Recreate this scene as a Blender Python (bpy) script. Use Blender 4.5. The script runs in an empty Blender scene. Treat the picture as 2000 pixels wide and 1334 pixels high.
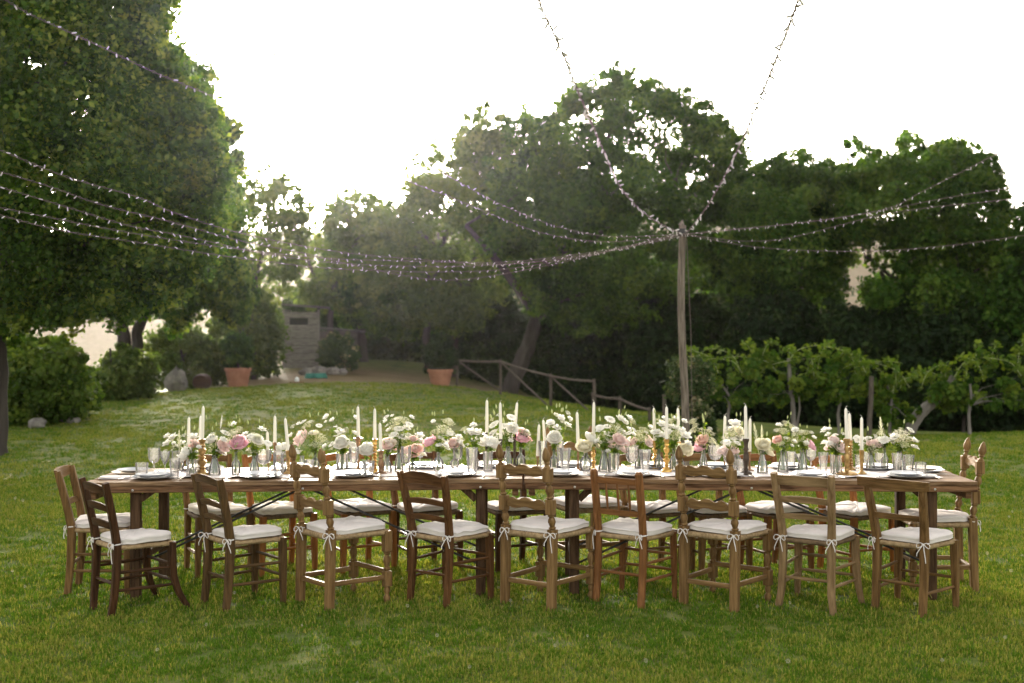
import bpy, math, random
import numpy as np
from mathutils import Vector, Matrix, Euler
R = math.radians
random.seed(11)
rng = np.random.default_rng(11)
SC = bpy.context.scene
COL = SC.collection

# ------------------------------------------------------------------ camera, sky, sun, exposure
F, HY, CX, CH = 2500.0, 640.0, 1000.0, 1.74        # focal length / horizon row / centre column of the 2000 px photo, eye height
cam = bpy.data.cameras.new('camera')
cam.sensor_width = 36.0
cam.lens = F / 2000 * 36
cam.shift_y = -(667 - HY) / 2000
cam.clip_end = 4000
cam.dof.use_dof = True
cam.dof.focus_distance = 8.4
cam.dof.aperture_fstop = 2.4
camo = bpy.data.objects.new('camera', cam)
COL.objects.link(camo)
camo.location = (0, 0, CH)
camo.rotation_euler = (R(90), 0, 0)
SC.camera = camo

SUN_AZ, SUN_EL = R(-8.5), R(11)
world = bpy.data.worlds.new('World')
SC.world = world
world.use_nodes = True
wn, wl = world.node_tree.nodes, world.node_tree.links
wn.clear()
sky = wn.new('ShaderNodeTexSky')
sky.sky_type = 'NISHITA'
sky.sun_disc = False
sky.sun_elevation = SUN_EL
sky.sun_rotation = SUN_AZ
sky.air_density = 1.0
sky.dust_density = 4.0
sky.ozone_density = 0.6
hs = wn.new('ShaderNodeHueSaturation')
hs.inputs['Saturation'].default_value = 0.28
warm = wn.new('ShaderNodeMixRGB')
warm.blend_type = 'MULTIPLY'
warm.inputs['Fac'].default_value = 1.0
warm.inputs['Color2'].default_value = (1.0, 0.955, 0.89, 1)
bg = wn.new('ShaderNodeBackground')
bg.inputs['Strength'].default_value = 0.15
wo = wn.new('ShaderNodeOutputWorld')
wl.new(sky.outputs[0], hs.inputs['Color'])
wl.new(hs.outputs[0], warm.inputs['Color1'])
wl.new(warm.outputs[0], bg.inputs['Color'])
wl.new(bg.outputs[0], wo.inputs['Surface'])

sund = bpy.data.lights.new('sun', 'SUN')
sund.energy = 3.6
sund.angle = R(13)
sund.color = (1.0, 0.92, 0.78)
suno = bpy.data.objects.new('sun', sund)
COL.objects.link(suno)
sdir = Vector((math.sin(SUN_AZ) * math.cos(SUN_EL), math.cos(SUN_AZ) * math.cos(SUN_EL), math.sin(SUN_EL)))
suno.rotation_euler = sdir.to_track_quat('Z', 'Y').to_euler()
suno.location = (-6, 40, 20)

SC.view_settings.view_transform = 'Standard'
SC.view_settings.look = 'None'
SC.view_settings.gamma = 1.0
SC.view_settings.exposure = 2.45
SC.render.engine = 'CYCLES'
SC.cycles.use_denoising = True
SC.cycles.use_adaptive_sampling = False
SC.cycles.max_bounces = 7
SC.cycles.diffuse_bounces = 3
SC.cycles.glossy_bounces = 3
SC.cycles.transmission_bounces = 6
SC.cycles.transparent_max_bounces = 14
SC.cycles.volume_bounces = 0
SC.cycles.caustics_reflective = False
SC.cycles.caustics_refractive = False
HAZE_DENSITY = 0.00009

# ------------------------------------------------------------------ helpers
def P(px, py, d):
    return Vector(((px - CX) / F * d, d, CH - (py - HY) / F * d))

def tag(o, label=None, cat=None, group=None, kind=None):
    if label: o['label'] = label
    if cat: o['category'] = cat
    if group: o['group'] = group
    if kind: o['kind'] = kind
    return o

def empty(name, loc=(0, 0, 0), rz=0.0, parent=None):
    o = bpy.data.objects.new(name, None)
    o.empty_display_size = 0.05
    COL.objects.link(o)
    o.location = loc
    o.rotation_euler = (0, 0, rz)
    if parent: o.parent = parent
    return o

def link(name, me, parent=None, loc=None, rot=None, scale=None):
    o = bpy.data.objects.new(name, me)
    COL.objects.link(o)
    if parent: o.parent = parent
    if loc is not None: o.location = loc
    if rot is not None: o.rotation_euler = rot
    if scale is not None: o.scale = (scale,) * 3 if isinstance(scale, (int, float)) else scale
    return o

def copy_tree(o, parent=None):
    c = o.copy()
    COL.objects.link(c)
    c.parent = parent
    for ch in list(o.children):
        copy_tree(ch, c)
    return c

class MB:
    """collects verts and faces of one mesh"""
    def __init__(s): s.v, s.f = [], []
    def box(s, c, sz, rot=None):
        n = len(s.v)
        hx, hy, hz = sz[0] / 2, sz[1] / 2, sz[2] / 2
        b = min(hx, hy, hz) * 0.18
        M = rot if rot is not None else Matrix.Identity(3)
        c = Vector(c)
        # chamfered box: 24 vertices
        idx = {}
        for sx in (-1, 1):
            for sy in (-1, 1):
                for sz_ in (-1, 1):
                    for ax in range(3):
                        p = [sx * (hx - b), sy * (hy - b), sz_ * (hz - b)]
                        p[ax] = (sx * hx, sy * hy, sz_ * hz)[ax]
                        idx[(sx, sy, sz_, ax)] = len(s.v)
                        s.v.append(tuple(c + M @ Vector(p)))
        I = lambda a, b_, c_, ax: idx[(a, b_, c_, ax)]
        for k in (-1, 1):
            q = [I(k, -1, -1, 0), I(k, 1, -1, 0), I(k, 1, 1, 0), I(k, -1, 1, 0)]
            s.f.append(q if k > 0 else q[::-1])
            q = [I(-1, k, -1, 1), I(-1, k, 1, 1), I(1, k, 1, 1), I(1, k, -1, 1)]
            s.f.append(q if k > 0 else q[::-1])
            q = [I(-1, -1, k, 2), I(1, -1, k, 2), I(1, 1, k, 2), I(-1, 1, k, 2)]
            s.f.append(q if k > 0 else q[::-1])
        for a in (-1, 1):
            for b_ in (-1, 1):
                for (ax1, ax2, mk) in ((1, 2, lambda t: (t, a, b_)), (0, 2, lambda t: (a, t, b_)), (0, 1, lambda t: (a, b_, t))):
                    s.f.append([idx[mk(-1) + (ax1,)], idx[mk(1) + (ax1,)], idx[mk(1) + (ax2,)], idx[mk(-1) + (ax2,)]])
                for c_ in (-1, 1):
                    s.f.append([idx[(a, b_, c_, 0)], idx[(a, b_, c_, 1)], idx[(a, b_, c_, 2)]])
    def sweep(s, pts, rx, ry=None, n=8, side=(1, 0, 0), sq=False, cap=True):
        pts = [Vector(p) for p in pts]
        k = len(pts)
        rx = [rx] * k if isinstance(rx, (int, float)) else list(rx)
        ry = rx if ry is None else ([ry] * k if isinstance(ry, (int, float)) else list(ry))
        side = Vector(side)
        if sq:
            c = 0.72
            sec = [(1, -c), (1, c), (c, 1), (-c, 1), (-1, c), (-1, -c), (-c, -1), (c, -1)]
        else:
            sec = [(math.cos(2 * math.pi * j / n), math.sin(2 * math.pi * j / n)) for j in range(n)]
        m = len(sec)
        st = len(s.v)
        for i, p in enumerate(pts):
            t = (pts[min(i + 1, k - 1)] - pts[max(i - 1, 0)])
            t.normalize()
            a = side - t * side.dot(t)
            if a.length < 1e-4:
                a = Vector((0, 1, 0)) - t * t.y
                if a.length < 1e-4: a = Vector((0, 0, 1))
            a.normalize()
            b = t.cross(a)
            for (x, y) in sec:
                s.v.append(tuple(p + a * (x * rx[i]) + b * (y * ry[i])))
        for i in range(k - 1):
            for j in range(m):
                a0 = st + i * m + j; a1 = st + i * m + (j + 1) % m
                s.f.append((a0, a1, a1 + m, a0 + m))
        if cap:
            s.f.append([st + j for j in range(m)][::-1])
            s.f.append([st + (k - 1) * m + j for j in range(m)])
    def lathe(s, prof, n=16, c=(0, 0, 0), axis=None, rib=0.0, ribn=0, tw=0.0, cap=True):
        st = len(s.v)
        c = Vector(c)
        M = Matrix.Identity(3) if axis is None else Vector(axis).to_track_quat('Z', 'Y').to_matrix()
        for (r, z) in prof:
            for j in range(n):
                a = 2 * math.pi * j / n
                rr = r
                if rib and r > 0.004:
                    rr = r * (1 + rib * math.cos(ribn * a + tw * z))
                s.v.append(tuple(c + M @ Vector((rr * math.cos(a), rr * math.sin(a), z))))
        for i in range(len(prof) - 1):
            for j in range(n):
                a0 = st + i * n + j; a1 = st + i * n + (j + 1) % n
                s.f.append((a0, a1, a1 + n, a0 + n))
        if cap:
            s.f.append([st + j for j in range(n)][::-1])
            s.f.append([st + (len(prof) - 1) * n + j for j in range(n)])
    def slat(s, x0, x1, zlo, zhi, y, th, bow=0.0, lean=0.0, zl=0.0, n=9):
        """curved back slat between posts; zlo/zhi are functions of u in -1..1, lean = dy per dz above zl"""
        st = len(s.v)
        for i in range(n):
            u = -1 + 2 * i / (n - 1)
            x = x0 + (x1 - x0) * (u + 1) / 2
            yy = y - bow * (1 - u * u)
            a, b = zlo(u), zhi(u)
            ya, yb = yy - lean * (a - zl), yy - lean * (b - zl)
            s.v += [(x, ya - th / 2, a), (x, yb - th / 2, b), (x, yb + th / 2, b), (x, ya + th / 2, a)]
        for i in range(n - 1):
            for j in range(4):
                a0 = st + i * 4 + j; a1 = st + i * 4 + (j + 1) % 4
                s.f.append((a0, a0 + 4, a1 + 4, a1))
        s.f.append((st, st + 1, st + 2, st + 3))
        e = st + (n - 1) * 4
        s.f.append((e + 3, e + 2, e + 1, e))
    def quad(s, a, b, c, d):
        n = len(s.v); s.v += [tuple(a), tuple(b), tuple(c), tuple(d)]; s.f.append((n, n + 1, n + 2, n + 3))
    def mesh(s, name, mat, smooth=35):
        me = bpy.data.meshes.new(name)
        me.from_pydata(s.v, [], s.f)
        me.materials.append(mat)
        if smooth:
            me.shade_smooth()
            me.set_sharp_from_angle(angle=R(smooth))
        me.update()
        return me
    def build(s, name, mat, parent=None, smooth=35, **kw):
        return link(name, s.mesh(name, mat, smooth), parent, **kw)

def np_quads(name, V, mat, tint=None, smooth=False):
    """V: (N,4,3) array of quads, tint: (N,) point attribute"""
    N = len(V)
    me = bpy.data.meshes.new(name)
    me.vertices.add(N * 4)
    me.vertices.foreach_set('co', np.ascontiguousarray(V, dtype=np.float32).ravel())
    me.loops.add(N * 4)
    me.loops.foreach_set('vertex_index', np.arange(N * 4, dtype=np.int32))
    me.polygons.add(N)
    me.polygons.foreach_set('loop_start', np.arange(0, N * 4, 4, dtype=np.int32))
    if tint is not None:
        at = me.attributes.new('tint', 'FLOAT', 'POINT')
        at.data.foreach_set('value', np.repeat(np.asarray(tint, dtype=np.float32), 4))
    me.materials.append(mat)
    me.update(calc_edges=True)
    return me

# ------------------------------------------------------------------ materials
def new_mat(name):
    m = bpy.data.materials.new(name)
    m.use_nodes = True
    nt = m.node_tree
    nt.nodes.clear()
    out = nt.nodes.new('ShaderNodeOutputMaterial')
    return m, nt, out

def ramp(nt, fac, stops):
    r = nt.nodes.new('ShaderNodeValToRGB')
    el = r.color_ramp.elements
    while len(el) < len(stops): el.new(0.5)
    for e, (p, c) in zip(el, stops):
        e.position = p; e.color = (*c, 1)
    nt.links.new(fac, r.inputs['Fac'])
    return r.outputs['Color']

def noise(nt, scale, detail=4, stretch=(1, 1, 1), coord='Object', rough=0.55):
    tc = nt.nodes.new('ShaderNodeTexCoord')
    mp = nt.nodes.new('ShaderNodeMapping')
    mp.inputs['Scale'].default_value = stretch
    nz = nt.nodes.new('ShaderNodeTexNoise')
    nz.inputs['Scale'].default_value = scale
    nz.inputs['Detail'].default_value = detail
    nz.inputs['Roughness'].default_value = rough
    nt.links.new(tc.outputs[coord], mp.inputs['Vector'])
    nt.links.new(mp.outputs[0], nz.inputs['Vector'])
    return nz.outputs['Fac']

def pmat(name, c1, c2, scale=8, rough=0.6, bump=0.0, stretch=(1, 1, 1), metal=0.0, spec=0.4, detail=5, lo=0.3, hi=0.7, mid=None, coord='Object'):
    m, nt, out = new_mat(name)
    b = nt.nodes.new('ShaderNodeBsdfPrincipled')
    n = noise(nt, scale, detail, stretch, coord)
    stops = [(lo, c1), (hi, c2)] if mid is None else [(lo, c1), ((lo + hi) / 2, mid), (hi, c2)]
    nt.links.new(ramp(nt, n, stops), b.inputs['Base Color'])
    b.inputs['Roughness'].default_value = rough
    b.inputs['Metallic'].default_value = metal
    b.inputs['Specular IOR Level'].default_value = spec
    if bump:
        bp = nt.nodes.new('ShaderNodeBump')
        bp.inputs['Strength'].default_value = bump
        bp.inputs['Distance'].default_value = 0.01
        n2 = noise(nt, scale * 3, 3, stretch, coord)
        nt.links.new(n2, bp.inputs['Height'])
        nt.links.new(bp.outputs[0], b.inputs['Normal'])
    nt.links.new(b.outputs[0], out.inputs['Surface'])
    return m

def wood(name, c1, c2, axis='z', rough=0.5, scale=9, bump=0.35):
    st = {'z': (6, 6, 0.5), 'x': (0.5, 6, 6), 'y': (6, 0.5, 6)}[axis]
    return pmat(name, c1, c2, scale=scale, rough=rough, bump=bump, stretch=st, lo=0.34, hi=0.68, detail=7, spec=0.07)

def leaf_mat(name, dark, mid, light, trans=0.45, rough=0.6, spec=0.08):
    m, nt, out = new_mat(name)
    at = nt.nodes.new('ShaderNodeAttribute')
    at.attribute_name = 'tint'
    col = ramp(nt, at.outputs['Fac'], [(0.0, dark), (0.5, mid), (1.0, light)])
    b = nt.nodes.new('ShaderNodeBsdfPrincipled')
    b.inputs['Roughness'].default_value = rough
    b.inputs['Specular IOR Level'].default_value = spec
    nt.links.new(col, b.inputs['Base Color'])
    tr = nt.nodes.new('ShaderNodeBsdfTranslucent')
    br = nt.nodes.new('ShaderNodeMixRGB')
    br.blend_type = 'MULTIPLY'; br.inputs['Fac'].default_value = 1
    br.inputs['Color2'].default_value = (1.5, 1.45, 0.6, 1)
    nt.links.new(col, br.inputs['Color1'])
    nt.links.new(br.outputs[0], tr.inputs['Color'])
    mx = nt.nodes.new('ShaderNodeMixShader')
    mx.inputs['Fac'].default_value = trans
    nt.links.new(b.outputs[0], mx.inputs[1]); nt.links.new(tr.outputs[0], mx.inputs[2])
    nt.links.new(mx.outputs[0], out.inputs['Surface'])
    return m

def petal_mat(name, c1, c2, trans=0.35):
    m, nt, out = new_mat(name)
    n = noise(nt, 60, 2)
    col = ramp(nt, n, [(0.35, c1), (0.65, c2)])
    d = nt.nodes.new('ShaderNodeBsdfDiffuse')
    t = nt.nodes.new('ShaderNodeBsdfTranslucent')
    nt.links.new(col, d.inputs['Color']); nt.links.new(col, t.inputs['Color'])
    mx = nt.nodes.new('ShaderNodeMixShader'); mx.inputs['Fac'].default_value = trans
    nt.links.new(d.outputs[0], mx.inputs[1]); nt.links.new(t.outputs[0], mx.inputs[2])
    nt.links.new(mx.outputs[0], out.inputs['Surface'])
    return m

def glass_mat(name, frost=0.12, tint=(0.995, 0.99, 0.985)):
    """thin table glass: clear with a bright fresnel edge and a little milky cut-crystal scatter"""
    m, nt, out = new_mat(name)
    tr = nt.nodes.new('ShaderNodeBsdfTransparent'); tr.inputs['Color'].default_value = (*tint, 1)
    gl = nt.nodes.new('ShaderNodeBsdfGlossy'); gl.inputs['Roughness'].default_value = 0.04
    fr = nt.nodes.new('ShaderNodeFresnel'); fr.inputs['IOR'].default_value = 1.55
    mx = nt.nodes.new('ShaderNodeMixShader')
    nt.links.new(fr.outputs[0], mx.inputs['Fac'])
    nt.links.new(tr.outputs[0], mx.inputs[1]); nt.links.new(gl.outputs[0], mx.inputs[2])
    df = nt.nodes.new('ShaderNodeBsdfDiffuse'); df.inputs['Color'].default_value = (0.85, 0.82, 0.80, 1)
    tl = nt.nodes.new('ShaderNodeBsdfTranslucent'); tl.inputs['Color'].default_value = (0.9, 0.87, 0.84, 1)
    ms = nt.nodes.new('ShaderNodeMixShader'); ms.inputs['Fac'].default_value = 0.5
    nt.links.new(df.outputs[0], ms.inputs[1]); nt.links.new(tl.outputs[0], ms.inputs[2])
    m2 = nt.nodes.new('ShaderNodeMixShader'); m2.inputs['Fac'].default_value = frost
    nt.links.new(mx.outputs[0], m2.inputs[1]); nt.links.new(ms.outputs[0], m2.inputs[2])
    nt.links.new(m2.outputs[0], out.inputs['Surface'])
    return m

M = {}
for key, (a, b) in {
    'dark': ((0.024, 0.011, 0.005), (0.08, 0.036, 0.015)),
    'olive': ((0.045, 0.026, 0.011), (0.125, 0.07, 0.028)),
    'walnut': ((0.05, 0.022, 0.008), (0.14, 0.064, 0.024)),
    'honey': ((0.18, 0.066, 0.018), (0.36, 0.145, 0.042)),
    'carved': ((.105, .057, .021), (.262, .155, .064)),
    'pale': ((.135, .082, .036), (.30, .195, .098)),
    'mid': ((.080, .042, .015), (.215, .120, .046)),
    'spindle': ((0.115, 0.048, 0.016), (0.26, 0.115, 0.042)),
}.items():
    for ax in 'xyz':
        M[key + ax] = wood('wood_%s_%s' % (key, ax), a, b, ax, rough=0.48)
M['rush'] = pmat('rush', (0.17, 0.105, 0.045), (0.42, 0.29, 0.15), 40, 0.8, 0.3)
M['rushdark'] = pmat('rush_dark', (0.07, 0.042, 0.02), (0.19, 0.12, 0.06), 40, 0.8, 0.3)
M['linen'] = pmat('cushion_linen', (0.58, 0.525, 0.48), (0.72, 0.655, 0.605), 5, 0.9, 0.2, spec=0.1)
M['ivory'] = pmat('cushion_ivory', (0.56, 0.50, 0.41), (0.69, 0.62, 0.52), 5, 0.9, 0.2, spec=0.1)
M['tie'] = pmat('tie_cotton', (0.66, 0.60, 0.56), (0.78, 0.73, 0.68), 30, 0.9, spec=0.1)
M['tabletop'] = wood('table_wood', (0.075, 0.040, 0.019), (0.30, 0.185, 0.10), 'x', rough=0.55, scale=7, bump=0.5)
M['tableedge'] = wood('table_edge_wood', (0.06, 0.029, 0.014), (0.28, 0.150, 0.075), 'x', rough=0.6, scale=9, bump=0.6)
M['tableleg'] = wood('table_leg_wood', (0.035, 0.019, 0.010), (0.11, 0.062, 0.032), 'z', rough=0.6)
M['iron'] = pmat('black_iron', (0.010, 0.010, 0.010), (0.03, 0.028, 0.026), 20, 0.5)
M['steel'] = pmat('steel', (0.55, 0.52, 0.48), (0.7, 0.67, 0.62), 20, 0.28, metal=1.0)
M['runner'] = pmat('runner_linen', (0.70, 0.62, 0.585), (0.80, 0.73, 0.69), 14, 0.9, 0.15, spec=0.1)
M['napkin'] = pmat('napkin_linen', (0.62, 0.57, 0.53), (0.72, 0.67, 0.63), 20, 0.9, 0.15, spec=0.1)
M['china'] = pmat('white_china', (0.70, 0.69, 0.69), (0.78, 0.77, 0.77), 6, 0.18, spec=0.5)
M['greychina'] = pmat('grey_stoneware', (0.36, 0.37, 0.39), (0.47, 0.48, 0.50), 8, 0.25, spec=0.5)
M['strawplate'] = pmat('straw_stoneware', (0.48, 0.38, 0.25), (0.60, 0.49, 0.34), 10, 0.35)
M['cutlery'] = pmat('cutlery', (0.62, 0.56, 0.48), (0.75, 0.69, 0.60), 20, 0.22, metal=1.0)
M['wax'] = pmat('ivory_wax', (0.78, 0.72, 0.60), (0.84, 0.79, 0.68), 4, 0.5, spec=0.35)
M['wick'] = pmat('wick', (0.55, 0.50, 0.42), (0.7, 0.66, 0.58), 30, 0.9)
M['brass'] = pmat('aged_brass', (0.26, 0.15, 0.05), (0.56, 0.37, 0.15), 30, 0.36, metal=0.85)
M['bronze'] = pmat('bronze', (0.15, 0.085, 0.045), (0.34, 0.20, 0.11), 30, 0.42, metal=0.75)
M['darkbronze'] = pmat('dark_bronze', (0.035, 0.025, 0.018), (0.10, 0.07, 0.05), 30, 0.45, metal=0.6)
M['gold'] = pmat('gold', (0.46, 0.26, 0.06), (0.72, 0.46, 0.15), 30, 0.32, metal=0.9)
M['crystal'] = glass_mat('cut_crystal', 0.10)
M['glass'] = glass_mat('bottle_glass', 0.07)
M['pink'] = petal_mat('petal_pink', (0.80, 0.45, 0.53), (0.87, 0.62, 0.67))
M['blush'] = petal_mat('petal_blush', (0.83, 0.62, 0.57), (0.87, 0.73, 0.67))
M['coral'] = petal_mat('petal_coral', (0.82, 0.53, 0.46), (0.87, 0.65, 0.57))
M['palepink'] = petal_mat('petal_pale_pink', (0.84, 0.69, 0.65), (0.88, 0.77, 0.73))
M['cream'] = petal_mat('petal_cream', (0.80, 0.74, 0.55), (0.84, 0.80, 0.66))
M['white'] = petal_mat('petal_white', (0.79, 0.76, 0.68), (0.87, 0.85, 0.79))
M['lace'] = petal_mat('petal_lace', (0.68, 0.66, 0.42), (0.80, 0.78, 0.60))
M['center'] = pmat('flower_centre', (0.30, 0.16, 0.06), (0.50, 0.30, 0.10), 60, 0.9)
M['budgreen'] = petal_mat('bud_green', (0.42, 0.46, 0.20), (0.60, 0.62, 0.34))
M['stem'] = petal_mat('flower_stem', (0.10, 0.17, 0.04), (0.19, 0.27, 0.08))
M['pole'] = wood('grey_pole_wood', (0.08, 0.062, 0.048), (0.24, 0.195, 0.155), 'z', rough=0.85, bump=0.6)
M['fence'] = wood('fence_wood', (0.045, 0.036, 0.028), (0.13, 0.105, 0.082), 'z', rough=0.85)
M['boarddark'] = wood('weathered_board_dark', (0.040, 0.034, 0.028), (0.11, 0.095, 0.08), 'x', rough=0.9)
M['board'] = wood('weathered_board', (0.10, 0.088, 0.078), (0.28, 0.25, 0.222), 'x', rough=0.9)
M['roof'] = pmat('shed_roof', (0.035, 0.032, 0.028), (0.08, 0.07, 0.06), 4, 0.9, 0.3)
M['shadepanel'] = pmat('shed_inside_shade', (0.012, 0.013, 0.011), (0.03, 0.03, 0.026), 4, 0.9)  # near-black colour stands in for the shade inside the shed
M['bark'] = pmat('bark', (0.020, 0.015, 0.011), (0.062, 0.050, 0.040), 5, 0.95, 0.8, (1, 1, 0.25))
M['barkgrey'] = pmat('bark_grey', (0.10, 0.085, 0.07), (0.25, 0.22, 0.19), 6, 0.95, 0.8, (1, 1, 0.25))
M['terracotta'] = pmat('terracotta', (0.30, 0.125, 0.07), (0.45, 0.215, 0.13), 5, 0.85, 0.15)
M['soil'] = pmat('soil', (0.03, 0.02, 0.014), (0.07, 0.05, 0.035), 20, 0.95)
M['rock'] = pmat('rock', (0.08, 0.07, 0.06), (0.30, 0.27, 0.235), 5, 0.9, 0.8)
M['teal'] = pmat('teal_plastic', (0.01, 0.13, 0.095), (0.02, 0.19, 0.14), 6, 0.5)
M['wire'] = pmat('string_wire', (0.11, 0.082, 0.070), (0.19, 0.15, 0.13), 30, 0.9, spec=0.02)
M['bulb'] = pmat('clear_bulb', (0.52, 0.49, 0.45), (0.66, 0.62, 0.57), 30, 0.6, spec=0.1)
M['whitepaint'] = pmat('white_enamel', (0.7, 0.7, 0.7), (0.8, 0.8, 0.8), 5, 0.4)

M['lf_linden'] = leaf_mat('leaves_linden', (0.009, 0.026, 0.002), (0.038, 0.088, 0.006), (0.15, 0.205, 0.02), 0.42)
M['lf_oak'] = leaf_mat('leaves_oak', (0.01, 0.03, 0.003), (0.032, 0.08, 0.008), (0.09, 0.15, 0.017), 0.4)
M['lf_dark_shade'] = leaf_mat('leaves_dark_shade', (0.005, 0.013, 0.003), (0.011, 0.026, 0.005), (0.028, 0.05, 0.009), 0.28)  # colour lowered to hold the overhead canopy's shade; pot shrub shares it
M['lf_bright'] = leaf_mat('leaves_bright', (0.028, 0.06, 0.006), (0.062, 0.112, 0.012), (0.12, 0.17, 0.022), 0.42)
M['lf_vine'] = leaf_mat('leaves_vine', (0.018, 0.05, 0.005), (0.05, 0.106, 0.01), (0.135, 0.185, 0.022), 0.4)
M['lf_pale'] = leaf_mat('leaves_pale', (0.03, 0.056, 0.01), (0.062, 0.1, 0.018), (0.115, 0.155, 0.034), 0.45)
M['lf_rose'] = leaf_mat('leaves_rose', (0.0200, 0.0400, 0.0120), (0.0440, 0.0720, 0.0208), (0.4000, 0.3360, 0.2080), 0.3)
M['blade'] = leaf_mat('grass_blade', (0.03, 0.082, 0.007), (0.082, 0.158, 0.015), (0.27, 0.25, 0.06), 0.28, rough=0.8, spec=0.0)
M['fallen'] = leaf_mat('fallen_leaf', (0.16, 0.12, 0.05), (0.26, 0.22, 0.10), (0.36, 0.33, 0.18), 0.2)
M['clover'] = leaf_mat('clover_white', (0.30, 0.28, 0.22), (0.38, 0.36, 0.29), (0.48, 0.45, 0.38), 0.2)

# ------------------------------------------------------------------ terrain
def crown(x): return -0.0045 * np.minimum(np.abs(x), 3.4) ** 2
_cp = []
for yy in (3, 6, 9, 12):
    for xx in (-9, -6, -3, 0, 3, 6, 9):
        _cp.append((xx, yy, float(crown(np.array(xx)))))
for px, py, d in ((-20, 888, 17.5), (60, 842, 21), (140, 826, 22.5), (180, 802, 25), (255, 776, 29), (345, 764, 31), (465, 757, 33), (615, 738, 36),
                  (590, 718, 40), (700, 716, 41), (770, 703, 46), (860, 752, 33), (977, 772, 31), (1075, 795, 28.5), (1200, 806, 26), (1270, 822, 24.5),
                  (1425, 850, 23), (1545, 846, 23.5), (1700, 852, 23), (1895, 850, 23), (2050, 842, 22), (500, 850, 20.5), (800, 852, 20.3), (1050, 853, 20.2),
                  (600, 790, 27), (800, 788, 27.2), (350, 830, 22), (1250, 866, 19), (1600, 880, 18), (1900, 880, 18)):
    p = P(px, py, d); _cp.append((p.x, p.y, p.z))
_cp += [(-14, 31, -0.9), (-20, 40, -2.6), (-30, 30, -2.5), (-24, 20, -0.8), (3.5, 36, -0.9), (9, 31, -0.8), (16, 30, -1.0), (24, 30, -1.2), (10, 46, -2.4), (26, 46, -3),
        (-8, 58, 0.1), (-8, 76, -2.4), (18, 76, -5), (-40, 70, -6), (45, 70, -6), (0, 95, -6), (-60, 100, -8), (60, 100, -8), (-15, 12, -0.06), (15, 12, -0.06), (-12, 3, -.06), (12, 3, -.06)]
_cp = np.array(_cp)
def _phi(r): return np.sqrt(r * r + 4.0)
_D = np.hypot(_cp[:, None, 0] - _cp[None, :, 0], _cp[:, None, 1] - _cp[None, :, 1])
_n = len(_cp)
_A = np.zeros((_n + 3, _n + 3)); _A[:_n, :_n] = _phi(_D) + np.eye(_n) * -0.15
_Q = np.c_[np.ones(_n), _cp[:, 0], _cp[:, 1]]
_A[:_n, _n:] = _Q; _A[_n:, :_n] = _Q.T
_w = np.linalg.solve(_A, np.r_[_cp[:, 2], 0, 0, 0])
def G(x, y):
    x = np.atleast_1d(np.asarray(x, float)); y = np.atleast_1d(np.asarray(y, float))
    xx = np.clip(x, -60, 60); yc = np.clip(y, 2, 95)
    r = np.hypot(xx[:, None] - _cp[None, :, 0], yc[:, None] - _cp[None, :, 1])
    near = _phi(r) @ _w[:_n] + _w[_n] + _w[_n + 1] * xx + _w[_n + 2] * yc
    t = np.clip((y - 60) / 60, 0, 1); t = t * t * (3 - 2 * t)
    far = -7 - 6 * np.clip((y - 100) / 80, 0, 1)
    hill = np.clip((y - 150) / 330, 0, 1)
    far = far + (52 + 8 * np.sin(x * 0.012 + 1) + 4 * np.sin(x * 0.03)) * hill * hill * (3 - 2 * hill)
    return near * (1 - t) + far * t
def g(x, y): return float(G(x, y)[0])

def ground_mat():
    m, nt, out = new_mat('lawn_ground')
    b = nt.nodes.new('ShaderNodeBsdfPrincipled')
    b.inputs['Roughness'].default_value = 0.95
    b.inputs['Specular IOR Level'].default_value = 0.1
    fine = ramp(nt, noise(nt, 3.0, 8, rough=0.7), [(0.30, (0.034, 0.056, 0.006)), (0.52, (0.080, 0.104, 0.013)), (0.72, (0.165, 0.145, 0.038))])
    dry = ramp(nt, noise(nt, 0.9, 6, rough=0.65), [(0.3, (0.095, 0.063, 0.030)), (0.7, (0.175, 0.125, 0.066))])
    at = nt.nodes.new('ShaderNodeAttribute'); at.attribute_name = 'dry'
    nz = noise(nt, 0.45, 6, rough=0.7)
    ad = nt.nodes.new('ShaderNodeMath'); ad.operation = 'MULTIPLY_ADD'; ad.inputs[1].default_value = 0.7; ad.inputs[2].default_value = -0.42
    nt.links.new(nz, ad.inputs[0])
    sm = nt.nodes.new('ShaderNodeMath'); sm.operation = 'ADD'; sm.use_clamp = True
    nt.links.new(at.outputs['Fac'], sm.inputs[0]); nt.links.new(ad.outputs[0], sm.inputs[1])
    mx = nt.nodes.new('ShaderNodeMixRGB')
    nt.links.new(sm.outputs[0], mx.inputs['Fac']); nt.links.new(fine, mx.inputs['Color1']); nt.links.new(dry, mx.inputs['Color2'])
    nt.links.new(mx.outputs[0], b.inputs['Base Color'])
    nt.links.new(b.outputs[0], out.inputs['Surface'])
    return m

def dryness(x, y):
    """worn, straw coloured ground on the mound round the shed and the pots"""
    d = np.exp(-(((x + 4.5) / 8.5) ** 2 + ((y - 36.5) / 4.2) ** 2)) * 1.25
    d += 0.40 * np.exp(-(((x + 2.5) / 5.0) ** 2 + ((y - 22) / 2.2) ** 2))
    d += 0.30 * np.exp(-(((x - 7) / 5) ** 2 + ((y - 20.5) / 2.5) ** 2))
    d += 0.22 * np.exp(-(((x + 0.2) / 1.6) ** 2 + ((y - 6.8) / 0.9) ** 2))
    d = d + np.clip((y - 90) / 40, 0, 1) * 1.5
    return np.clip(d, 0, 1)

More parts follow.
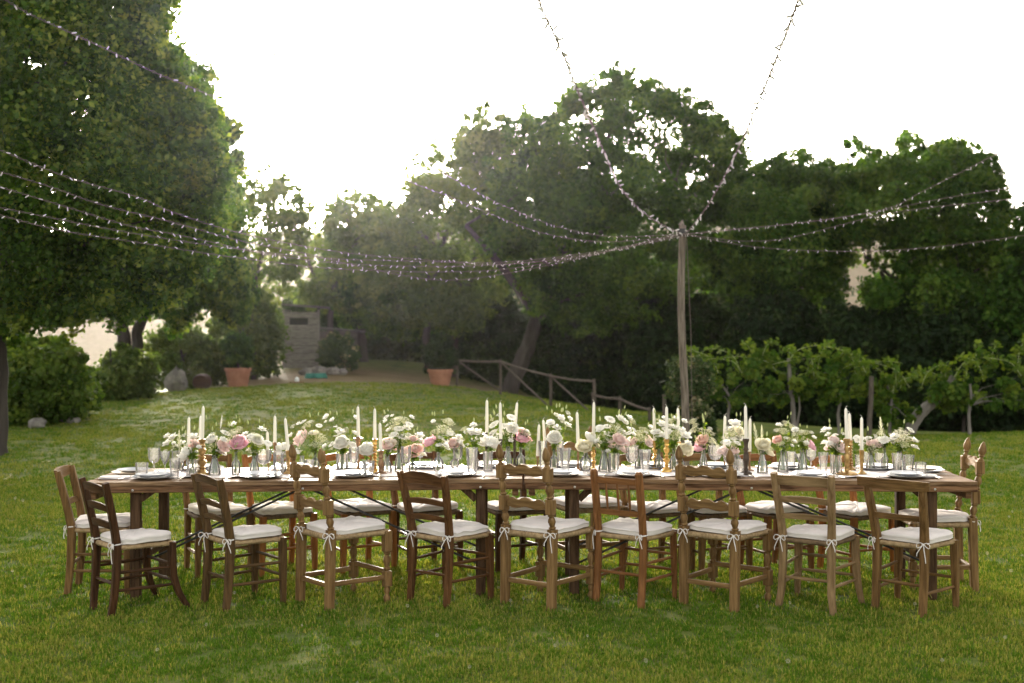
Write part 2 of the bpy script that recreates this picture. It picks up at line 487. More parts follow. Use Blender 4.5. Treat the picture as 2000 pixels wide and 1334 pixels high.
ys = np.r_[np.arange(-8, 60, 0.6), np.geomspace(60, 1500, 60)]
nu = 150
us = np.linspace(-1, 1, nu)
XX = us[None, :] * (9 + 0.62 * (ys[:, None] + 8)); YY = np.repeat(ys[:, None], nu, 1)
ZZ = np.concatenate([G(XX[i], YY[i])[None] for i in range(len(ys))])
nv = len(ys)
idx = np.arange(nv * nu).reshape(nv, nu)
fq = np.stack([idx[:-1, :-1], idx[:-1, 1:], idx[1:, 1:], idx[1:, :-1]], -1).reshape(-1, 4)
me = bpy.data.meshes.new('lawn')
me.vertices.add(nv * nu); me.vertices.foreach_set('co', np.stack([XX, YY, ZZ], -1).astype(np.float32).ravel())
me.loops.add(fq.size); me.loops.foreach_set('vertex_index', fq.astype(np.int32).ravel())
me.polygons.add(len(fq)); me.polygons.foreach_set('loop_start', np.arange(0, fq.size, 4, dtype=np.int32))
at = me.attributes.new('dry', 'FLOAT', 'POINT'); at.data.foreach_set('value', dryness(XX, YY).astype(np.float32).ravel())
me.materials.append(ground_mat()); me.update(calc_edges=True); me.shade_smooth()
tag(link('lawn', me), kind='structure')

# ------------------------------------------------------------------ grass (stuff, instanced tufts)
def tuft(seed, n, rad, h, seeds=0):
    r = np.random.default_rng(seed)
    a = r.uniform(0, 2 * np.pi, n); q = rad * np.sqrt(r.uniform(0, 1, n))
    base = np.stack([q * np.cos(a), q * np.sin(a), np.full(n, -0.006)], -1)
    th = r.uniform(0, 2 * np.pi, n); ln = h * r.uniform(0.45, 1.15, n); lean = r.uniform(0.15, 0.95, n)
    dirv = np.stack([np.cos(th), np.sin(th), np.zeros(n)], -1)
    sd = np.stack([-np.sin(th), np.cos(th), np.zeros(n)], -1) * (r.uniform(0.0016, 0.0034, n)[:, None])
    up = np.array([0, 0, 1.0])
    mid = base + up * (ln * 0.62)[:, None] + dirv * (ln * lean * 0.28)[:, None]
    tip = base + up * (ln * (1 - 0.35 * lean))[:, None] + dirv * (ln * lean * 0.85)[:, None]
    V = np.concatenate([np.stack([base - sd, base + sd, mid + sd * 0.8, mid - sd * 0.8], 1), np.stack([mid - sd * 0.8, mid + sd * 0.8, tip + sd * .1, tip - sd * .1], 1)])
    t = np.clip(r.normal(0.45, 0.2, n), 0, 1)
    dead = r.uniform(0, 1, n) < 0.10; t[dead] = 1.0
    return V, np.r_[t, t]
src = bpy.data.collections.new('tuft_sources')
for k in range(6):
    V, t = tuft(100 + k, 36, 0.075, 0.032)
    if k % 2: t = np.clip(t + 0.22, 0, 1)
    src.objects.link(bpy.data.objects.new('a_tuft_%d' % k, np_quads('tuft', V, M['blade'], t)))
def clover_head():
    V = []
    for i in range(26):
        a = i * 2.4; z = 1 - 2 * (i + .5) / 26
        n_ = np.array([math.sqrt(1 - z * z) * math.cos(a), math.sqrt(1 - z * z) * math.sin(a), z])
        s_ = np.cross(n_, [0.3, 0.2, 1.0]); s_ /= np.linalg.norm(s_); u_ = np.cross(n_, s_)
        c = n_ * 0.0075 + np.array([0, 0, 0.035])
        V.append([c - s_ * .0022, c + u_ * .003, c + s_ * .0022, c + n_ * .004])
    st = [[(-.0008, 0, 0), (.0008, 0, 0), (.0006, 0, .03), (-.0006, 0, .03)]]
    return np.array(V + st), np.r_[np.linspace(.2, 1, 26), 0.0]
V, t = clover_head()
src.objects.link(bpy.data.objects.new('b_clover', np_quads('clover', V, M['clover'], t)))

V = []
for i in range(3):
    a = i * 2.2; c0 = np.array([.03 * math.cos(a), .03 * math.sin(a), .030]); u0 = np.array([math.cos(a * 3), math.sin(a * 3), .2]) * .022; v0 = np.array([-math.sin(a * 3), math.cos(a * 3), .1]) * .013
    V.append([c0 - u0, c0 - v0, c0 + u0, c0 + v0])
src.objects.link(bpy.data.objects.new('c_fallen', np_quads('fallen', np.array(V), M['fallen'], np.array([.2, .6, 1.0]))))

def scatter(ymin, ymax, dens, s0, s1):
    area_n = int(dens * 0.5 * ((0.86 * ymax + 2.2) + (0.86 * ymin + 2.2)) * (ymax - ymin))
    y = np.sqrt(rng.uniform(ymin ** 2, ymax ** 2, area_n))
    x = rng.uniform(-1, 1, area_n) * (0.43 * y + 1.1)
    return x, y, rng.uniform(s0, s1, area_n)
parts = [scatter(5.3, 9.5, 330, 0.75, 1.25), scatter(9.5, 15, 180, 0.85, 1.4), scatter(15, 24, 62, 1.0, 1.7), scatter(24, 33, 34, 1.2, 1.9)]
gx = np.concatenate([p[0] for p in parts]); gy = np.concatenate([p[1] for p in parts]); gs = np.concatenate([p[2] for p in parts])
keep = rng.uniform(0, 1, len(gx)) > 0.85 * dryness(gx, gy) * (gy > 15)
keep &= ~((gy > 23.5) & (gx < -0.40 * gy))
keep &= ~((gy > 23.3) & (gx > 3.4))
gx, gy, gs = gx[keep], gy[keep], gs[keep]
gz = np.concatenate([G(gx[i:i + 4000], gy[i:i + 4000]) for i in range(0, len(gx), 4000)])
patch = np.sin(gx * 1.7 + 0.6 * np.sin(gy * 2.1)) * np.sin(gy * 1.3 + 1.1 * np.sin(gx * 0.9)) + rng.normal(0, .5, len(gx))
gs = gs * (1 + 0.16 * np.clip(patch, -1.3, 1.3))
gi = np.where(patch > 0.1, 1, 0) + 2 * rng.integers(0, 3, len(gx))
clov = (rng.uniform(0, 1, len(gx)) < 0.006) & (gy < 16)
gi[clov] = 6
gi[(rng.uniform(0, 1, len(gx)) < 0.010) & (gx < -1.5) & (gy > 9.5) & (gy < 19)] = 7
pm = bpy.data.meshes.new('lawn_grass')
pm.vertices.add(len(gx)); pm.vertices.foreach_set('co', np.stack([gx, gy, gz], -1).astype(np.float32).ravel())
a = pm.attributes.new('scl', 'FLOAT', 'POINT'); a.data.foreach_set('value', gs.astype(np.float32))
a = pm.attributes.new('idx', 'INT', 'POINT'); a.data.foreach_set('value', gi.astype(np.int32))
a = pm.attributes.new('rot', 'FLOAT_VECTOR', 'POINT')
a.data.foreach_set('vector', np.stack([rng.normal(0, .1, len(gx)), rng.normal(0, .1, len(gx)), rng.uniform(0, 6.28, len(gx))], -1).astype(np.float32).ravel())
pm.update()
go = link('lawn_grass', pm)
tag(go, 'short mown lawn grass with white clover round the table', 'grass', kind='stuff')
ng = bpy.data.node_groups.new('scatter_grass', 'GeometryNodeTree')
ng.interface.new_socket('Geometry', in_out='INPUT', socket_type='NodeSocketGeometry')
ng.interface.new_socket('Geometry', in_out='OUTPUT', socket_type='NodeSocketGeometry')
gin = ng.nodes.new('NodeGroupInput'); gout = ng.nodes.new('NodeGroupOutput')
iop = ng.nodes.new('GeometryNodeInstanceOnPoints')
ci = ng.nodes.new('GeometryNodeCollectionInfo')
ci.inputs['Collection'].default_value = src
ci.inputs['Separate Children'].default_value = True
ci.inputs['Reset Children'].default_value = True
iop.inputs['Pick Instance'].default_value = True
def nattr(name, typ):
    n = ng.nodes.new('GeometryNodeInputNamedAttribute'); n.data_type = typ; n.inputs['Name'].default_value = name
    return n.outputs['Attribute']
e2r = ng.nodes.new('FunctionNodeEulerToRotation')
ng.links.new(gin.outputs[0], iop.inputs['Points'])
ng.links.new(ci.outputs[0], iop.inputs['Instance'])
ng.links.new(nattr('idx', 'INT'), iop.inputs['Instance Index'])
ng.links.new(nattr('rot', 'FLOAT_VECTOR'), e2r.inputs[0]); ng.links.new(e2r.outputs[0], iop.inputs['Rotation'])
ng.links.new(nattr('scl', 'FLOAT'), iop.inputs['Scale'])
ng.links.new(iop.outputs[0], gout.inputs[0])
md = go.modifiers.new('scatter', 'NODES'); md.node_group = ng

# ------------------------------------------------------------------ trees and bushes
def leaf_quads(C, D, size, r):
    """C centres, D outward directions -> leaf shaped quads"""
    N = len(C)
    nrm = D + r.normal(0, 0.75, (N, 3)); nrm[:, 2] += 0.25
    nrm /= np.linalg.norm(nrm, axis=1)[:, None] + 1e-9
    ax = r.normal(0, 1, (N, 3)); ax[:, 2] -= 0.35
    ax -= nrm * np.sum(ax * nrm, 1)[:, None]; ax /= np.linalg.norm(ax, axis=1)[:, None] + 1e-9
    sd = np.cross(nrm, ax)
    L = (size * r.uniform(0.65, 1.3, N))[:, None]
    W = L * 0.33
    return np.stack([C - ax * L * .5, C + sd * W + ax * L * .02, C + ax * L * .5, C - sd * W + ax * L * .02], 1)

def catmull(pts, n):
    out = []
    pts = [pts[0] * 2 - pts[1]] + pts + [pts[-1] * 2 - pts[-2]]
    for i in range(1, len(pts) - 2):
        p0, p1, p2, p3 = pts[i - 1:i + 3]
        for k in range(n):
            t_ = k / n
            out.append(0.5 * ((2 * p1) + (p2 - p0) * t_ + (2 * p0 - 5 * p1 + 4 * p2 - p3) * t_ ** 2 + (3 * p1 - p0 - 3 * p2 + p3) * t_ ** 3))
    out.append(pts[-2])
    return out

def inside(poly, x, y):
    c = np.zeros(len(x), bool); n = len(poly)
    for i in range(n):
        x1, y1 = poly[i]; x2, y2 = poly[(i + 1) % n]
        c ^= ((y1 > y) != (y2 > y)) & (x < (x2 - x1) * (y - y1) / ((y2 - y1) or 1e-9) + x1)
    return c

def edge_dist(poly, x, y):
    d = np.full(len(x), 1e9); n = len(poly)
    for i in range(n):
        a = np.array(poly[i], float); b = np.array(poly[(i + 1) % n], float); ab = b - a
        t = np.clip(((x - a[0]) * ab[0] + (y - a[1]) * ab[1]) / (ab @ ab + 1e-9), 0, 1)
        d = np.minimum(d, np.hypot(x - a[0] - t * ab[0], y - a[1] - t * ab[1]))
    return d

def crown_clumps(poly, d0, thick, n, r, inset=0.0):
    """clump centres filling a crown: outline at its own distance, rounded in depth"""
    xs = [p[0] for p in poly]; ys_ = [p[1] for p in poly]
    out = []
    emax = 0.38 * min(max(xs) - min(xs), max(ys_) - min(ys_))
    while len(out) < n:
        x = r.uniform(min(xs), max(xs), 400); y = r.uniform(min(ys_), max(ys_), 400)
        ok = inside(poly, x, y); x, y = x[ok], y[ok]
        if not len(x): continue
        e = edge_dist(poly, x, y)
        h = thick * np.sqrt(np.clip(e / emax, 0.02, 1))
        dd = d0 + h * np.sin(r.uniform(-np.pi / 2, np.pi / 2, len(x)))
        k = e > inset
        for a, b, c in zip(x[k], y[k], dd[k]):
            out.append(P(a, b, c))
    return np.array([tuple(v) for v in out[:n]])

def edge_clumps(poly, d0, thick, n, r, rpx):
    xs = [p[0] for p in poly]; ys_ = [p[1] for p in poly]; out = []
    while len(out) < n:
        x = r.uniform(min(xs) - rpx * .3, max(xs) + rpx * .3, 500); y = r.uniform(min(ys_) - rpx * .3, max(ys_) + rpx * .3, 500)
        e = edge_dist(poly, x, y) * np.where(inside(poly, x, y), 1, -1)
        k = (e < rpx * .8) & (e > -rpx * .38 * r.uniform(0, 1, len(x)) ** 2)
        for a, b, c in zip(x[k], y[k], d0 + .55 * thick * r.uniform(-1, 1, k.sum())): out.append(tuple(P(a, b, c)))
    return np.array(out[:n])

def crown_mesh_data(C, rad, per, leaf, r, squash=0.75, base_tint=0.4):
    n = len(C)
    rr = rad * r.uniform(0.45, 1.4, n)
    tot = n * per
    ci_ = np.repeat(np.arange(n), per)
    D = r.normal(0, 1, (tot, 3)); D /= np.linalg.norm(D, axis=1)[:, None]
    q = r.uniform(0.12, 1.0, tot) ** 0.6 * (1 + 0.22 * r.normal(0, .5, tot))
    pos = C[ci_] + D * (rr[ci_] * q)[:, None] * np.array([1, 1, squash])
    tint = base_tint + 0.21 * r.normal(0, 1, n)[ci_] + 0.15 * r.normal(0, 1, tot)
    return leaf_quads(pos, D, leaf, r), np.clip(tint, 0, 1)

def crown_mesh(name, C, rad, per, leaf, mat, r, squash=0.75, base_tint=0.4):
    V, t = crown_mesh_data(C, rad, per, leaf, r, squash, base_tint)
    return np_quads(name, V, mat, t)

def tree(name, label, base, trunks, polys, d0, thick, nclump, rad, per, leaf, mat, seed, bark='bark', cat='tree', group=None, fork=None, limbs=14, base_tint=0.4, squash=0.75, limb_r=0.05):
    r = np.random.default_rng(seed)
    b = P(*base); b.z = g(b.x, b.y)
    root = empty(name, b)
    tag(root, label, cat, group)
    areas = []
    for p in polys:
        x, y = np.array(p, float).T
        areas.append(abs(np.dot(x, np.roll(y, 1)) - np.dot(y, np.roll(x, 1))))
    C = np.concatenate([crown_clumps(p, d0, thick, max(3, int(nclump * a_ / sum(areas))), r, .5 * rad * F / d0) for p, a_ in zip(polys, areas)])
    main = crown_mesh_data(C, rad, per, leaf, r, squash, base_tint)
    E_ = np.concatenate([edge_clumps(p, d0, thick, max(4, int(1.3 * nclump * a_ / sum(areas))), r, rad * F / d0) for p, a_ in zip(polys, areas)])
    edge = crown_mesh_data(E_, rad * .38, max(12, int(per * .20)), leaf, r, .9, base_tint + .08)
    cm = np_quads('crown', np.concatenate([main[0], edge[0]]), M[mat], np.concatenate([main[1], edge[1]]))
    cm.transform(Matrix.Translation(-b))
    link('crown', cm, root)
    if trunks:
        m = MB(); nodes = []
        for tr_ in trunks:
            pts = [P(px, py, d) - b for (px, py, d, w) in tr_]
            if tr_[0][1] > 710: pts[0].z = min(pts[0].z, -0.15 + g(pts[0].x + b.x, pts[0].y + b.y) - b.z)
            ws = [t[3] for t in tr_]
            fine, fw = [], []
            for i in range(len(pts) - 1):
                for k in range(4):
                    u = k / 4; fine.append(pts[i].lerp(pts[i + 1], u) + Vector((r.normal(0, .012), r.normal(0, .012), 0)) * (ws[i] * 6)); fw.append((ws[i] * (1 - u) + ws[i + 1] * u) * r.uniform(.94, 1.07))
            fine.append(pts[-1]); fw.append(ws[-1])
            fw[0] *= 1.25
            m.sweep(fine, fw, n=9)
            nodes += [(p, w) for p, w in zip(fine[len(fine) // 2:], fw[len(fine) // 2:])]
        for k in r.choice(len(C), min(limbs, len(C)), replace=False):
            tgt = Vector(C[k]) - b
            st, w = min(nodes, key=lambda q_: (q_[0] - tgt).length + 0.6 * abs(q_[0].z - tgt.z + 1.0))
            midp = st.lerp(tgt, 0.5) + Vector((r.normal(0, .12), r.normal(0, .12), r.uniform(-.1, .25))) * (tgt - st).length * 0.6
            w0 = min(w * 0.6, limb_r)
            q1 = st.lerp(midp, .5) + Vector((0, 0, .05)); q2 = midp.lerp(tgt, .5) + Vector((r.normal(0, .1), r.normal(0, .1), 0))
            m.sweep([st, q1, midp, q2, tgt], [w0, w0 * .8, w0 * .62, w0 * .4, w0 * .2], n=6)
        m.build('trunk', M[bark], root)
    return root

# big linden whose trunk stands at the edge of the frame
tree('linden_tree', 'huge leafy linden overhanging the lawn with its dark trunk cut by the picture edge', (-14, 888, 17.5),
     [[(-14, 888, 17.5, .20), (-10, 760, 17.5, .17), (-8, 640, 17.5, .16), (-20, 450, 17.5, .14), (10, 250, 17.6, .10), (40, 60, 17.6, .06)], [(-8, 640, 17.5, .10), (80, 560, 17.2, .07), (170, 470, 17, .04)]],
     [[(-200, -220), (180, -220), (335, -60), (330, 40), (325, 85), (372, 140), (405, 215), (425, 300), (445, 380), (420, 455), (405, 520), (340, 575), (280, 590), (235, 625), (165, 612), (110, 640), (60, 620), (20, 655), (-100, 650), (-200, 600)]],
     17.5, 2.0, 860, .42, 200, .082, 'lf_linden', 1, limbs=26, base_tint=.42)
tree('linden_tree', 'tall leafy tree on twin dark trunks at the top of the left slope', (258, 776, 29),
     [[(250, 776, 29, .20), (246, 700, 29, .17), (240, 640, 29, .15), (255, 480, 29, .12), (290, 300, 29, .08), (310, 150, 29, .05)], [(262, 776, 28.9, .18), (272, 710, 28.9, .14), (266, 650, 28.9, .12), (330, 500, 28.8, .09), (390, 400, 28.8, .05)]],
     [[(230, 40), (330, 95), (405, 140), (418, 195), (440, 225), (468, 240), (468, 330), (462, 400), (480, 440), (470, 520), (495, 580), (455, 630), (400, 600), (345, 640), (300, 600), (235, 625), (190, 600), (190, 200)]],
     29, 2.4, 380, .52, 250, .115, 'lf_linden', 2, limbs=22, base_tint=.46)
# thin backlit trees in the gap by the sun
tree('young_tree', 'thin sparse backlit tree left of the wooden shed with sky showing through', (497, 735, 37),
     [[(497, 735, 37, .09), (493, 640, 37, .08), (500, 540, 37, .06), (530, 420, 37, .04), (545, 350, 37, .02)], [(500, 540, 37, .04), (470, 460, 37, .03), (475, 380, 37, .02)]],
     [[(470, 350), (520, 325), (560, 345), (600, 380), (615, 440), (600, 520), (560, 580), (500, 590), (460, 560), (450, 440)]],
     37, 1.8, 75, .40, 80, .15, 'lf_pale', 3, limbs=20, base_tint=.5, limb_r=.03)
tree('young_tree', 'slender sparse tree rising behind the wooden shed in the sun glare', (640, 715, 43),
     [[(640, 715, 43, .12), (645, 620, 43, .10), (660, 520, 43, .07), (690, 430, 43, .04)], [(645, 600, 43, .07), (605, 520, 43, .05), (590, 450, 43, .02)]],
     [[(575, 500), (610, 470), (640, 400), (680, 370), (735, 380), (770, 420), (775, 520), (720, 600), (640, 610), (575, 580)]],
     43, 2.2, 95, .5, 85, .17, 'lf_pale', 4, limbs=20, base_tint=.42, limb_r=.035)
# central oaks
tree('oak_tree', 'largest broad oak crown rising above the pole with leaning trunk', (1000, 772, 38),
     [[(985, 790, 38, .30), (1008, 730, 38, .25), (1030, 680, 38, .22), (1050, 620, 38, .20), (1100, 500, 38, .16), (1150, 380, 38, .11), (1190, 260, 38, .06)],
      [(1050, 620, 38, .14), (980, 520, 37.5, .11), (910, 440, 37.3, .07)], [(1100, 500, 38, .12), (1220, 430, 37.6, .09), (1320, 360, 37.5, .05)]],
     [[(960, 330), (985, 250), (1040, 215), (1085, 205), (1120, 170), (1168, 155), (1198, 138), (1235, 160), (1290, 172), (1345, 192), (1395, 222), (1435, 262), (1462, 312), (1455, 380), (1440, 470), (1400, 560), (1330, 610), (1240, 640), (1130, 650), (1050, 610), (1000, 560), (960, 480)]],
     38, 4.0, 265, .70, 300, .145, 'lf_oak', 5, limbs=34, base_tint=.42, limb_r=.08)
tree('oak_tree', 'lower oak beside the sun glare with wispy crown top', (845, 735, 41),
     [[(838, 740, 41, .14), (832, 660, 41, .12), (840, 560, 41, .10), (880, 430, 41, .07), (930, 320, 41, .03)], [(880, 738, 41, .13), (890, 650, 41, .11), (900, 560, 41, .08), (860, 470, 41, .05)]],
     [[(735, 420), (790, 390), (800, 330), (845, 290), (870, 300), (900, 250), (950, 205), (985, 230), (1010, 300), (1020, 420), (1000, 560), (930, 640), (850, 650), (760, 640), (700, 580), (715, 480)]],
     41, 3.0, 185, .64, 220, .145, 'lf_pale', 6, limbs=30, base_tint=.45, limb_r=.06)  # paler leaves put the veil of sun glare into the crown colour
tree('oak_tree', 'dark shaggy oak filling the gap under the glare and right of the shed', (706, 712, 44),
     [[(706, 712, 44, .22), (704, 640, 44, .19), (700, 560, 44, .14), (720, 480, 44, .08)]],
     [[(640, 470), (700, 440), (780, 450), (860, 500), (900, 560), (880, 630), (800, 660), (720, 650), (660, 620), (620, 560)]],
     44, 2.8, 190, .66, 170, .17, 'lf_oak', 7, limbs=16, base_tint=.5)  # leaf colour lightened to carry the glow around the sun
tree('oak_tree', 'medium rounded tree just right of the pole top behind the vines', (1560, 830, 36),
     [[(1560, 830, 36, .18), (1555, 700, 36, .16), (1560, 560, 36, .12), (1560, 430, 36, .06)]],
     [[(1420, 480), (1450, 350), (1480, 320), (1520, 310), (1560, 295), (1600, 320), (1640, 330), (1660, 400), (1670, 500), (1640, 580), (1560, 620), (1460, 600), (1420, 560)]],
     36, 2.6, 165, .58, 230, .14, 'lf_oak', 8, limbs=18, base_tint=.5)
tree('oak_tree', 'wide oak with open dark branches above the vines at the far side', (1800, 800, 34),
     [[(1850, 800, 34, .20), (1842, 700, 34, .17), (1838, 620, 34, .15), (1822, 560, 34, .13), (1800, 470, 34, .09), (1760, 380, 34, .05)],
      [(1838, 620, 34, .10), (1862, 540, 34, .08), (1885, 460, 34, .06), (1910, 390, 34, .03)], [(1790, 780, 34, .12), (1772, 680, 34, .10), (1752, 600, 34, .08), (1720, 530, 34, .05)], [(1822, 560, 34, .06), (1740, 540, 34, .04), (1690, 500, 34, .02)]],
     [[(1640, 420), (1650, 330), (1665, 272), (1690, 290), (1730, 300), (1770, 262), (1800, 262), (1820, 290), (1870, 275), (1890, 300), (1920, 285), (1950, 340), (1975, 400), (1985, 470), (1960, 545), (1890, 520), (1800, 505), (1720, 480), (1660, 470)], [(1730, 500), (1800, 495), (1890, 515), (1960, 545), (1950, 625), (1880, 645), (1780, 645), (1745, 580)],
      [(1690, 500), (1740, 540), (1760, 590), (1730, 620), (1690, 590)]],
     34, 2.6, 270, .50, 190, .135, 'lf_oak', 9, limbs=40, base_tint=.52, limb_r=.05)
tree('oak_tree', 'dark tree half cut by the edge of the frame beyond the vines', (2080, 840, 31),
     [[(2080, 840, 31, .18), (2075, 700, 31, .15), (2060, 560, 31, .10), (2040, 450, 31, .05)]],
     [[(1975, 470), (2020, 390), (2200, 340), (2300, 560), (2200, 720), (2040, 740), (1960, 700), (1930, 620), (1950, 540)]],
     31, 2.4, 220, .55, 180, .15, 'lf_oak', 10, limbs=16, base_tint=.35)

# shrubs and hedge masses under the trees
bushes = [
    ('bright bushy shrub at the foot of the slope beside the linden trunk', (90, 845, 23), [(10, 690), (50, 660), (110, 665), (150, 690), (170, 730), (178, 780), (160, 815), (110, 835), (40, 850), (-20, 860), (-40, 760)], 23, 1.3, 130, .36, 200, .12, 'lf_bright', 21, .45),
    ('low pale shrub bank between the bright shrub and the twin trunks', (215, 790, 28), [(150, 800), (160, 760), (190, 730), (215, 695), (240, 670), (262, 690), (300, 700), (300, 770), (250, 785), (190, 805)], 28.5, 1.0, 90, .36, 170, .13, 'lf_pale', 22, .40),
    ('green shrub behind the pale boulder and the barrel', (350, 760, 33), [(285, 740), (290, 660), (330, 630), (385, 640), (430, 670), (445, 730), (420, 755), (340, 760)], 34, 1.2, 75, .38, 150, .13, 'lf_pale', 23, .45),
    ('leafy shrub behind the slimmer terracotta pot', (475, 750, 35.5), [(400, 730), (405, 650), (440, 590), (490, 570), (540, 600), (552, 680), (540, 730), (470, 735)], 37.5, 1.4, 85, .42, 150, .14, 'lf_pale', 24, .4),
    ('dense dark thicket behind the shed roof', (640, 700, 47), [(535, 640), (550, 580), (640, 545), (740, 570), (820, 590), (840, 680), (780, 700), (700, 700), (560, 700)], 48, 2.0, 170, .66, 150, .18, 'lf_dark_shade', 25, .7),
    ('dark thicket between the two bare trunks and the shed', (780, 700, 49), [(700, 700), (720, 620), (800, 580), (900, 600), (935, 680), (930, 715), (820, 702)], 50, 1.8, 140, .6, 150, .18, 'lf_dark_shade', 26, .55),
    ('deep shaded thicket behind the start of the pole fence', (930, 760, 42), [(885, 740), (890, 640), (940, 580), (1010, 600), (1040, 680), (1030, 780), (960, 790)], 42.5, 1.8, 150, .6, 150, .18, 'lf_dark_shade', 27, .35),
    ('wide shaded thicket behind the leaning oak trunk', (1120, 800, 40), [(1030, 800), (1035, 680), (1060, 600), (1130, 580), (1220, 600), (1250, 700), (1240, 820), (1120, 830)], 40.5, 2.0, 220, .62, 150, .18, 'lf_dark_shade', 28, .38),
    ('shaded thicket directly behind the light pole', (1320, 830, 36), [(1225, 830), (1230, 680), (1270, 590), (1360, 580), (1430, 620), (1440, 740), (1430, 850), (1320, 860)], 37, 1.8, 200, .56, 150, .17, 'lf_dark_shade', 29, .32),
    ('tall shaded thicket behind the first vines', (1500, 840, 33), [(1410, 850), (1415, 680), (1450, 590), (1540, 570), (1600, 620), (1610, 760), (1600, 860)], 34, 1.6, 190, .52, 150, .165, 'lf_dark_shade', 30, .30),
    ('tall shaded thicket behind the middle vines', (1680, 850, 32), [(1585, 860), (1590, 690), (1610, 600), (1650, 610), (1700, 612), (1760, 575), (1790, 650), (1780, 860)], 33, 1.5, 220, .5, 150, .165, 'lf_dark_shade', 31, .28),
    ('shaded thicket behind the last vines', (1880, 850, 30), [(1760, 860), (1760, 700), (1800, 620), (1880, 600), (1960, 600), (2060, 640), (2080, 860)], 31, 1.5, 220, .5, 150, .16, 'lf_dark_shade', 32, .32),
]
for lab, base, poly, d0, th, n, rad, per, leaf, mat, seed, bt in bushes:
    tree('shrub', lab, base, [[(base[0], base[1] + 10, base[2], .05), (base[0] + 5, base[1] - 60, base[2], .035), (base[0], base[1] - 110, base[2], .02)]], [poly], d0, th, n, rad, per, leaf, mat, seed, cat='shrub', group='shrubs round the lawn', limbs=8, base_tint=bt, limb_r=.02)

# far wood that closes the view behind the trees
r = np.random.default_rng(50)
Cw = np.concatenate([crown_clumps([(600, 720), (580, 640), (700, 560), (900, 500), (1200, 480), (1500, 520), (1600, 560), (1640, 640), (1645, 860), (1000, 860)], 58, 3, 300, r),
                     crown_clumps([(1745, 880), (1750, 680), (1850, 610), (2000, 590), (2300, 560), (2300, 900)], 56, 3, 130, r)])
wood_o = link('woodland', crown_mesh('woodland', Cw, 1.5, 130, .34, M['lf_dark_shade'], r, .8, .5))
tag(wood_o, 'dark far woodland closing the view behind the garden trees', 'woodland', kind='stuff')

# ------------------------------------------------------------------ vines, climbing rose, fence, shed, pots
vines = [
    ('leafy vine beside the climbing rose with yellowing tips', 1425, 852, 23.2, [(1350, 700), (1375, 690), (1400, 705), (1440, 720), (1475, 690), (1490, 740), (1480, 785), (1430, 800), (1385, 775), (1350, 735)], 41),
    ('tall vine with arching shoots on a forked grey trunk', 1547, 846, 23.5, [(1480, 740), (1465, 690), (1500, 678), (1530, 715), (1545, 690), (1575, 720), (1600, 712), (1590, 745), (1580, 780), (1530, 790), (1485, 780)], 42),
    ('vine sprawling on the wire between the forked trunk and the bare post', 1640, 850, 23.3, [(1570, 780), (1590, 740), (1630, 695), (1650, 695), (1690, 725), (1705, 770), (1690, 790), (1640, 780), (1600, 800)], 43),
    ('low vine with yellow leaves hanging between bare post and leaning trunk', 1740, 852, 23.0, [(1700, 790), (1712, 745), (1740, 720), (1748, 740), (1740, 765), (1790, 800), (1810, 790), (1790, 830), (1750, 840), (1720, 815)], 44),
    ('vine growing over the thick leaning trunk', 1840, 852, 23.0, [(1810, 780), (1815, 740), (1850, 735), (1880, 750), (1890, 710), (1905, 740), (1900, 790), (1860, 800), (1820, 800)], 45),
    ('tall vine at the end of the row with long upright shoots', 1895, 850, 22.6, [(1895, 790), (1900, 730), (1885, 685), (1920, 690), (1940, 720), (1965, 700), (1990, 680), (2040, 690), (2060, 780), (1960, 800), (1910, 805)], 46),
]
for i, (lab, px, py, d, poly, seed) in enumerate(vines):
    trunk = [[(px, py, d, .036), (px - 3, py - 40, d, .028), (px + 2, py - 75, d, .022), (px + (poly[0][0] - px) * .2, py - 100, d, .02)]]
    if i == 1: trunk = [[(1552, 848, d, .05), (1549, 800, d, .045), (1543, 745, d, .04), (1540, 700, d, .03)], [(1551, 825, d, .02), (1562, 800, d, .018), (1560, 770, d, .014)]]
    if i == 4: trunk = [[(1762, 858, 23, .115), (1790, 815, 23, .11), (1815, 790, 23, .10), (1845, 765, 23, .085), (1862, 735, 23, .06)]]
    vo = tree('grape_vine', lab, (px, py, d), trunk, [poly], d, .40, 22, .14, 75, .11, 'lf_vine', seed, bark='barkgrey', cat='vine', group='vines in the row', limbs=6, base_tint=.55, limb_r=.007, squash=.95)
    rs = np.random.default_rng(seed + 500)
    xs_ = [q_[0] for q_ in poly]; top_ = min(q_[1] for q_ in poly)
    for k_ in range(7):
        sx_ = rs.uniform(min(xs_) + 8, max(xs_) - 8); a_ = P(sx_, rs.uniform(top_ + 25, top_ + 60), d + rs.uniform(-.3, .3)) - vo.location
        dr = Vector((rs.normal(0, .30), rs.normal(0, .15), rs.uniform(.22, .52)))
        pts_ = [a_, a_ + dr * .5 + Vector((0, 0, .06)), a_ + dr + Vector((dr.x * .5, 0, -.02)), a_ + dr * 1.25 + Vector((dr.x * .9, 0, -.12))]
        pts_ = catmull(pts_, 5)
        m = MB(); m.sweep(pts_, [.006 - .004 * i_ / len(pts_) for i_ in range(len(pts_))], n=4)
        sh_ = m.build('shoot', M['budgreen'], vo)
        C_ = np.repeat(np.array([tuple(q_) for q_ in pts_]), 3, 0) + rs.normal(0, .035, (len(pts_) * 3, 3)); D_ = rs.normal(0, 1, C_.shape)
        tag(link('shoot_leaf', np_quads('shoot_leaf', leaf_quads(C_, D_, .10, rs), M['lf_vine'], np.clip(rs.normal(.75, .18, len(C_)), 0, 1)), sh_), kind='stuff')
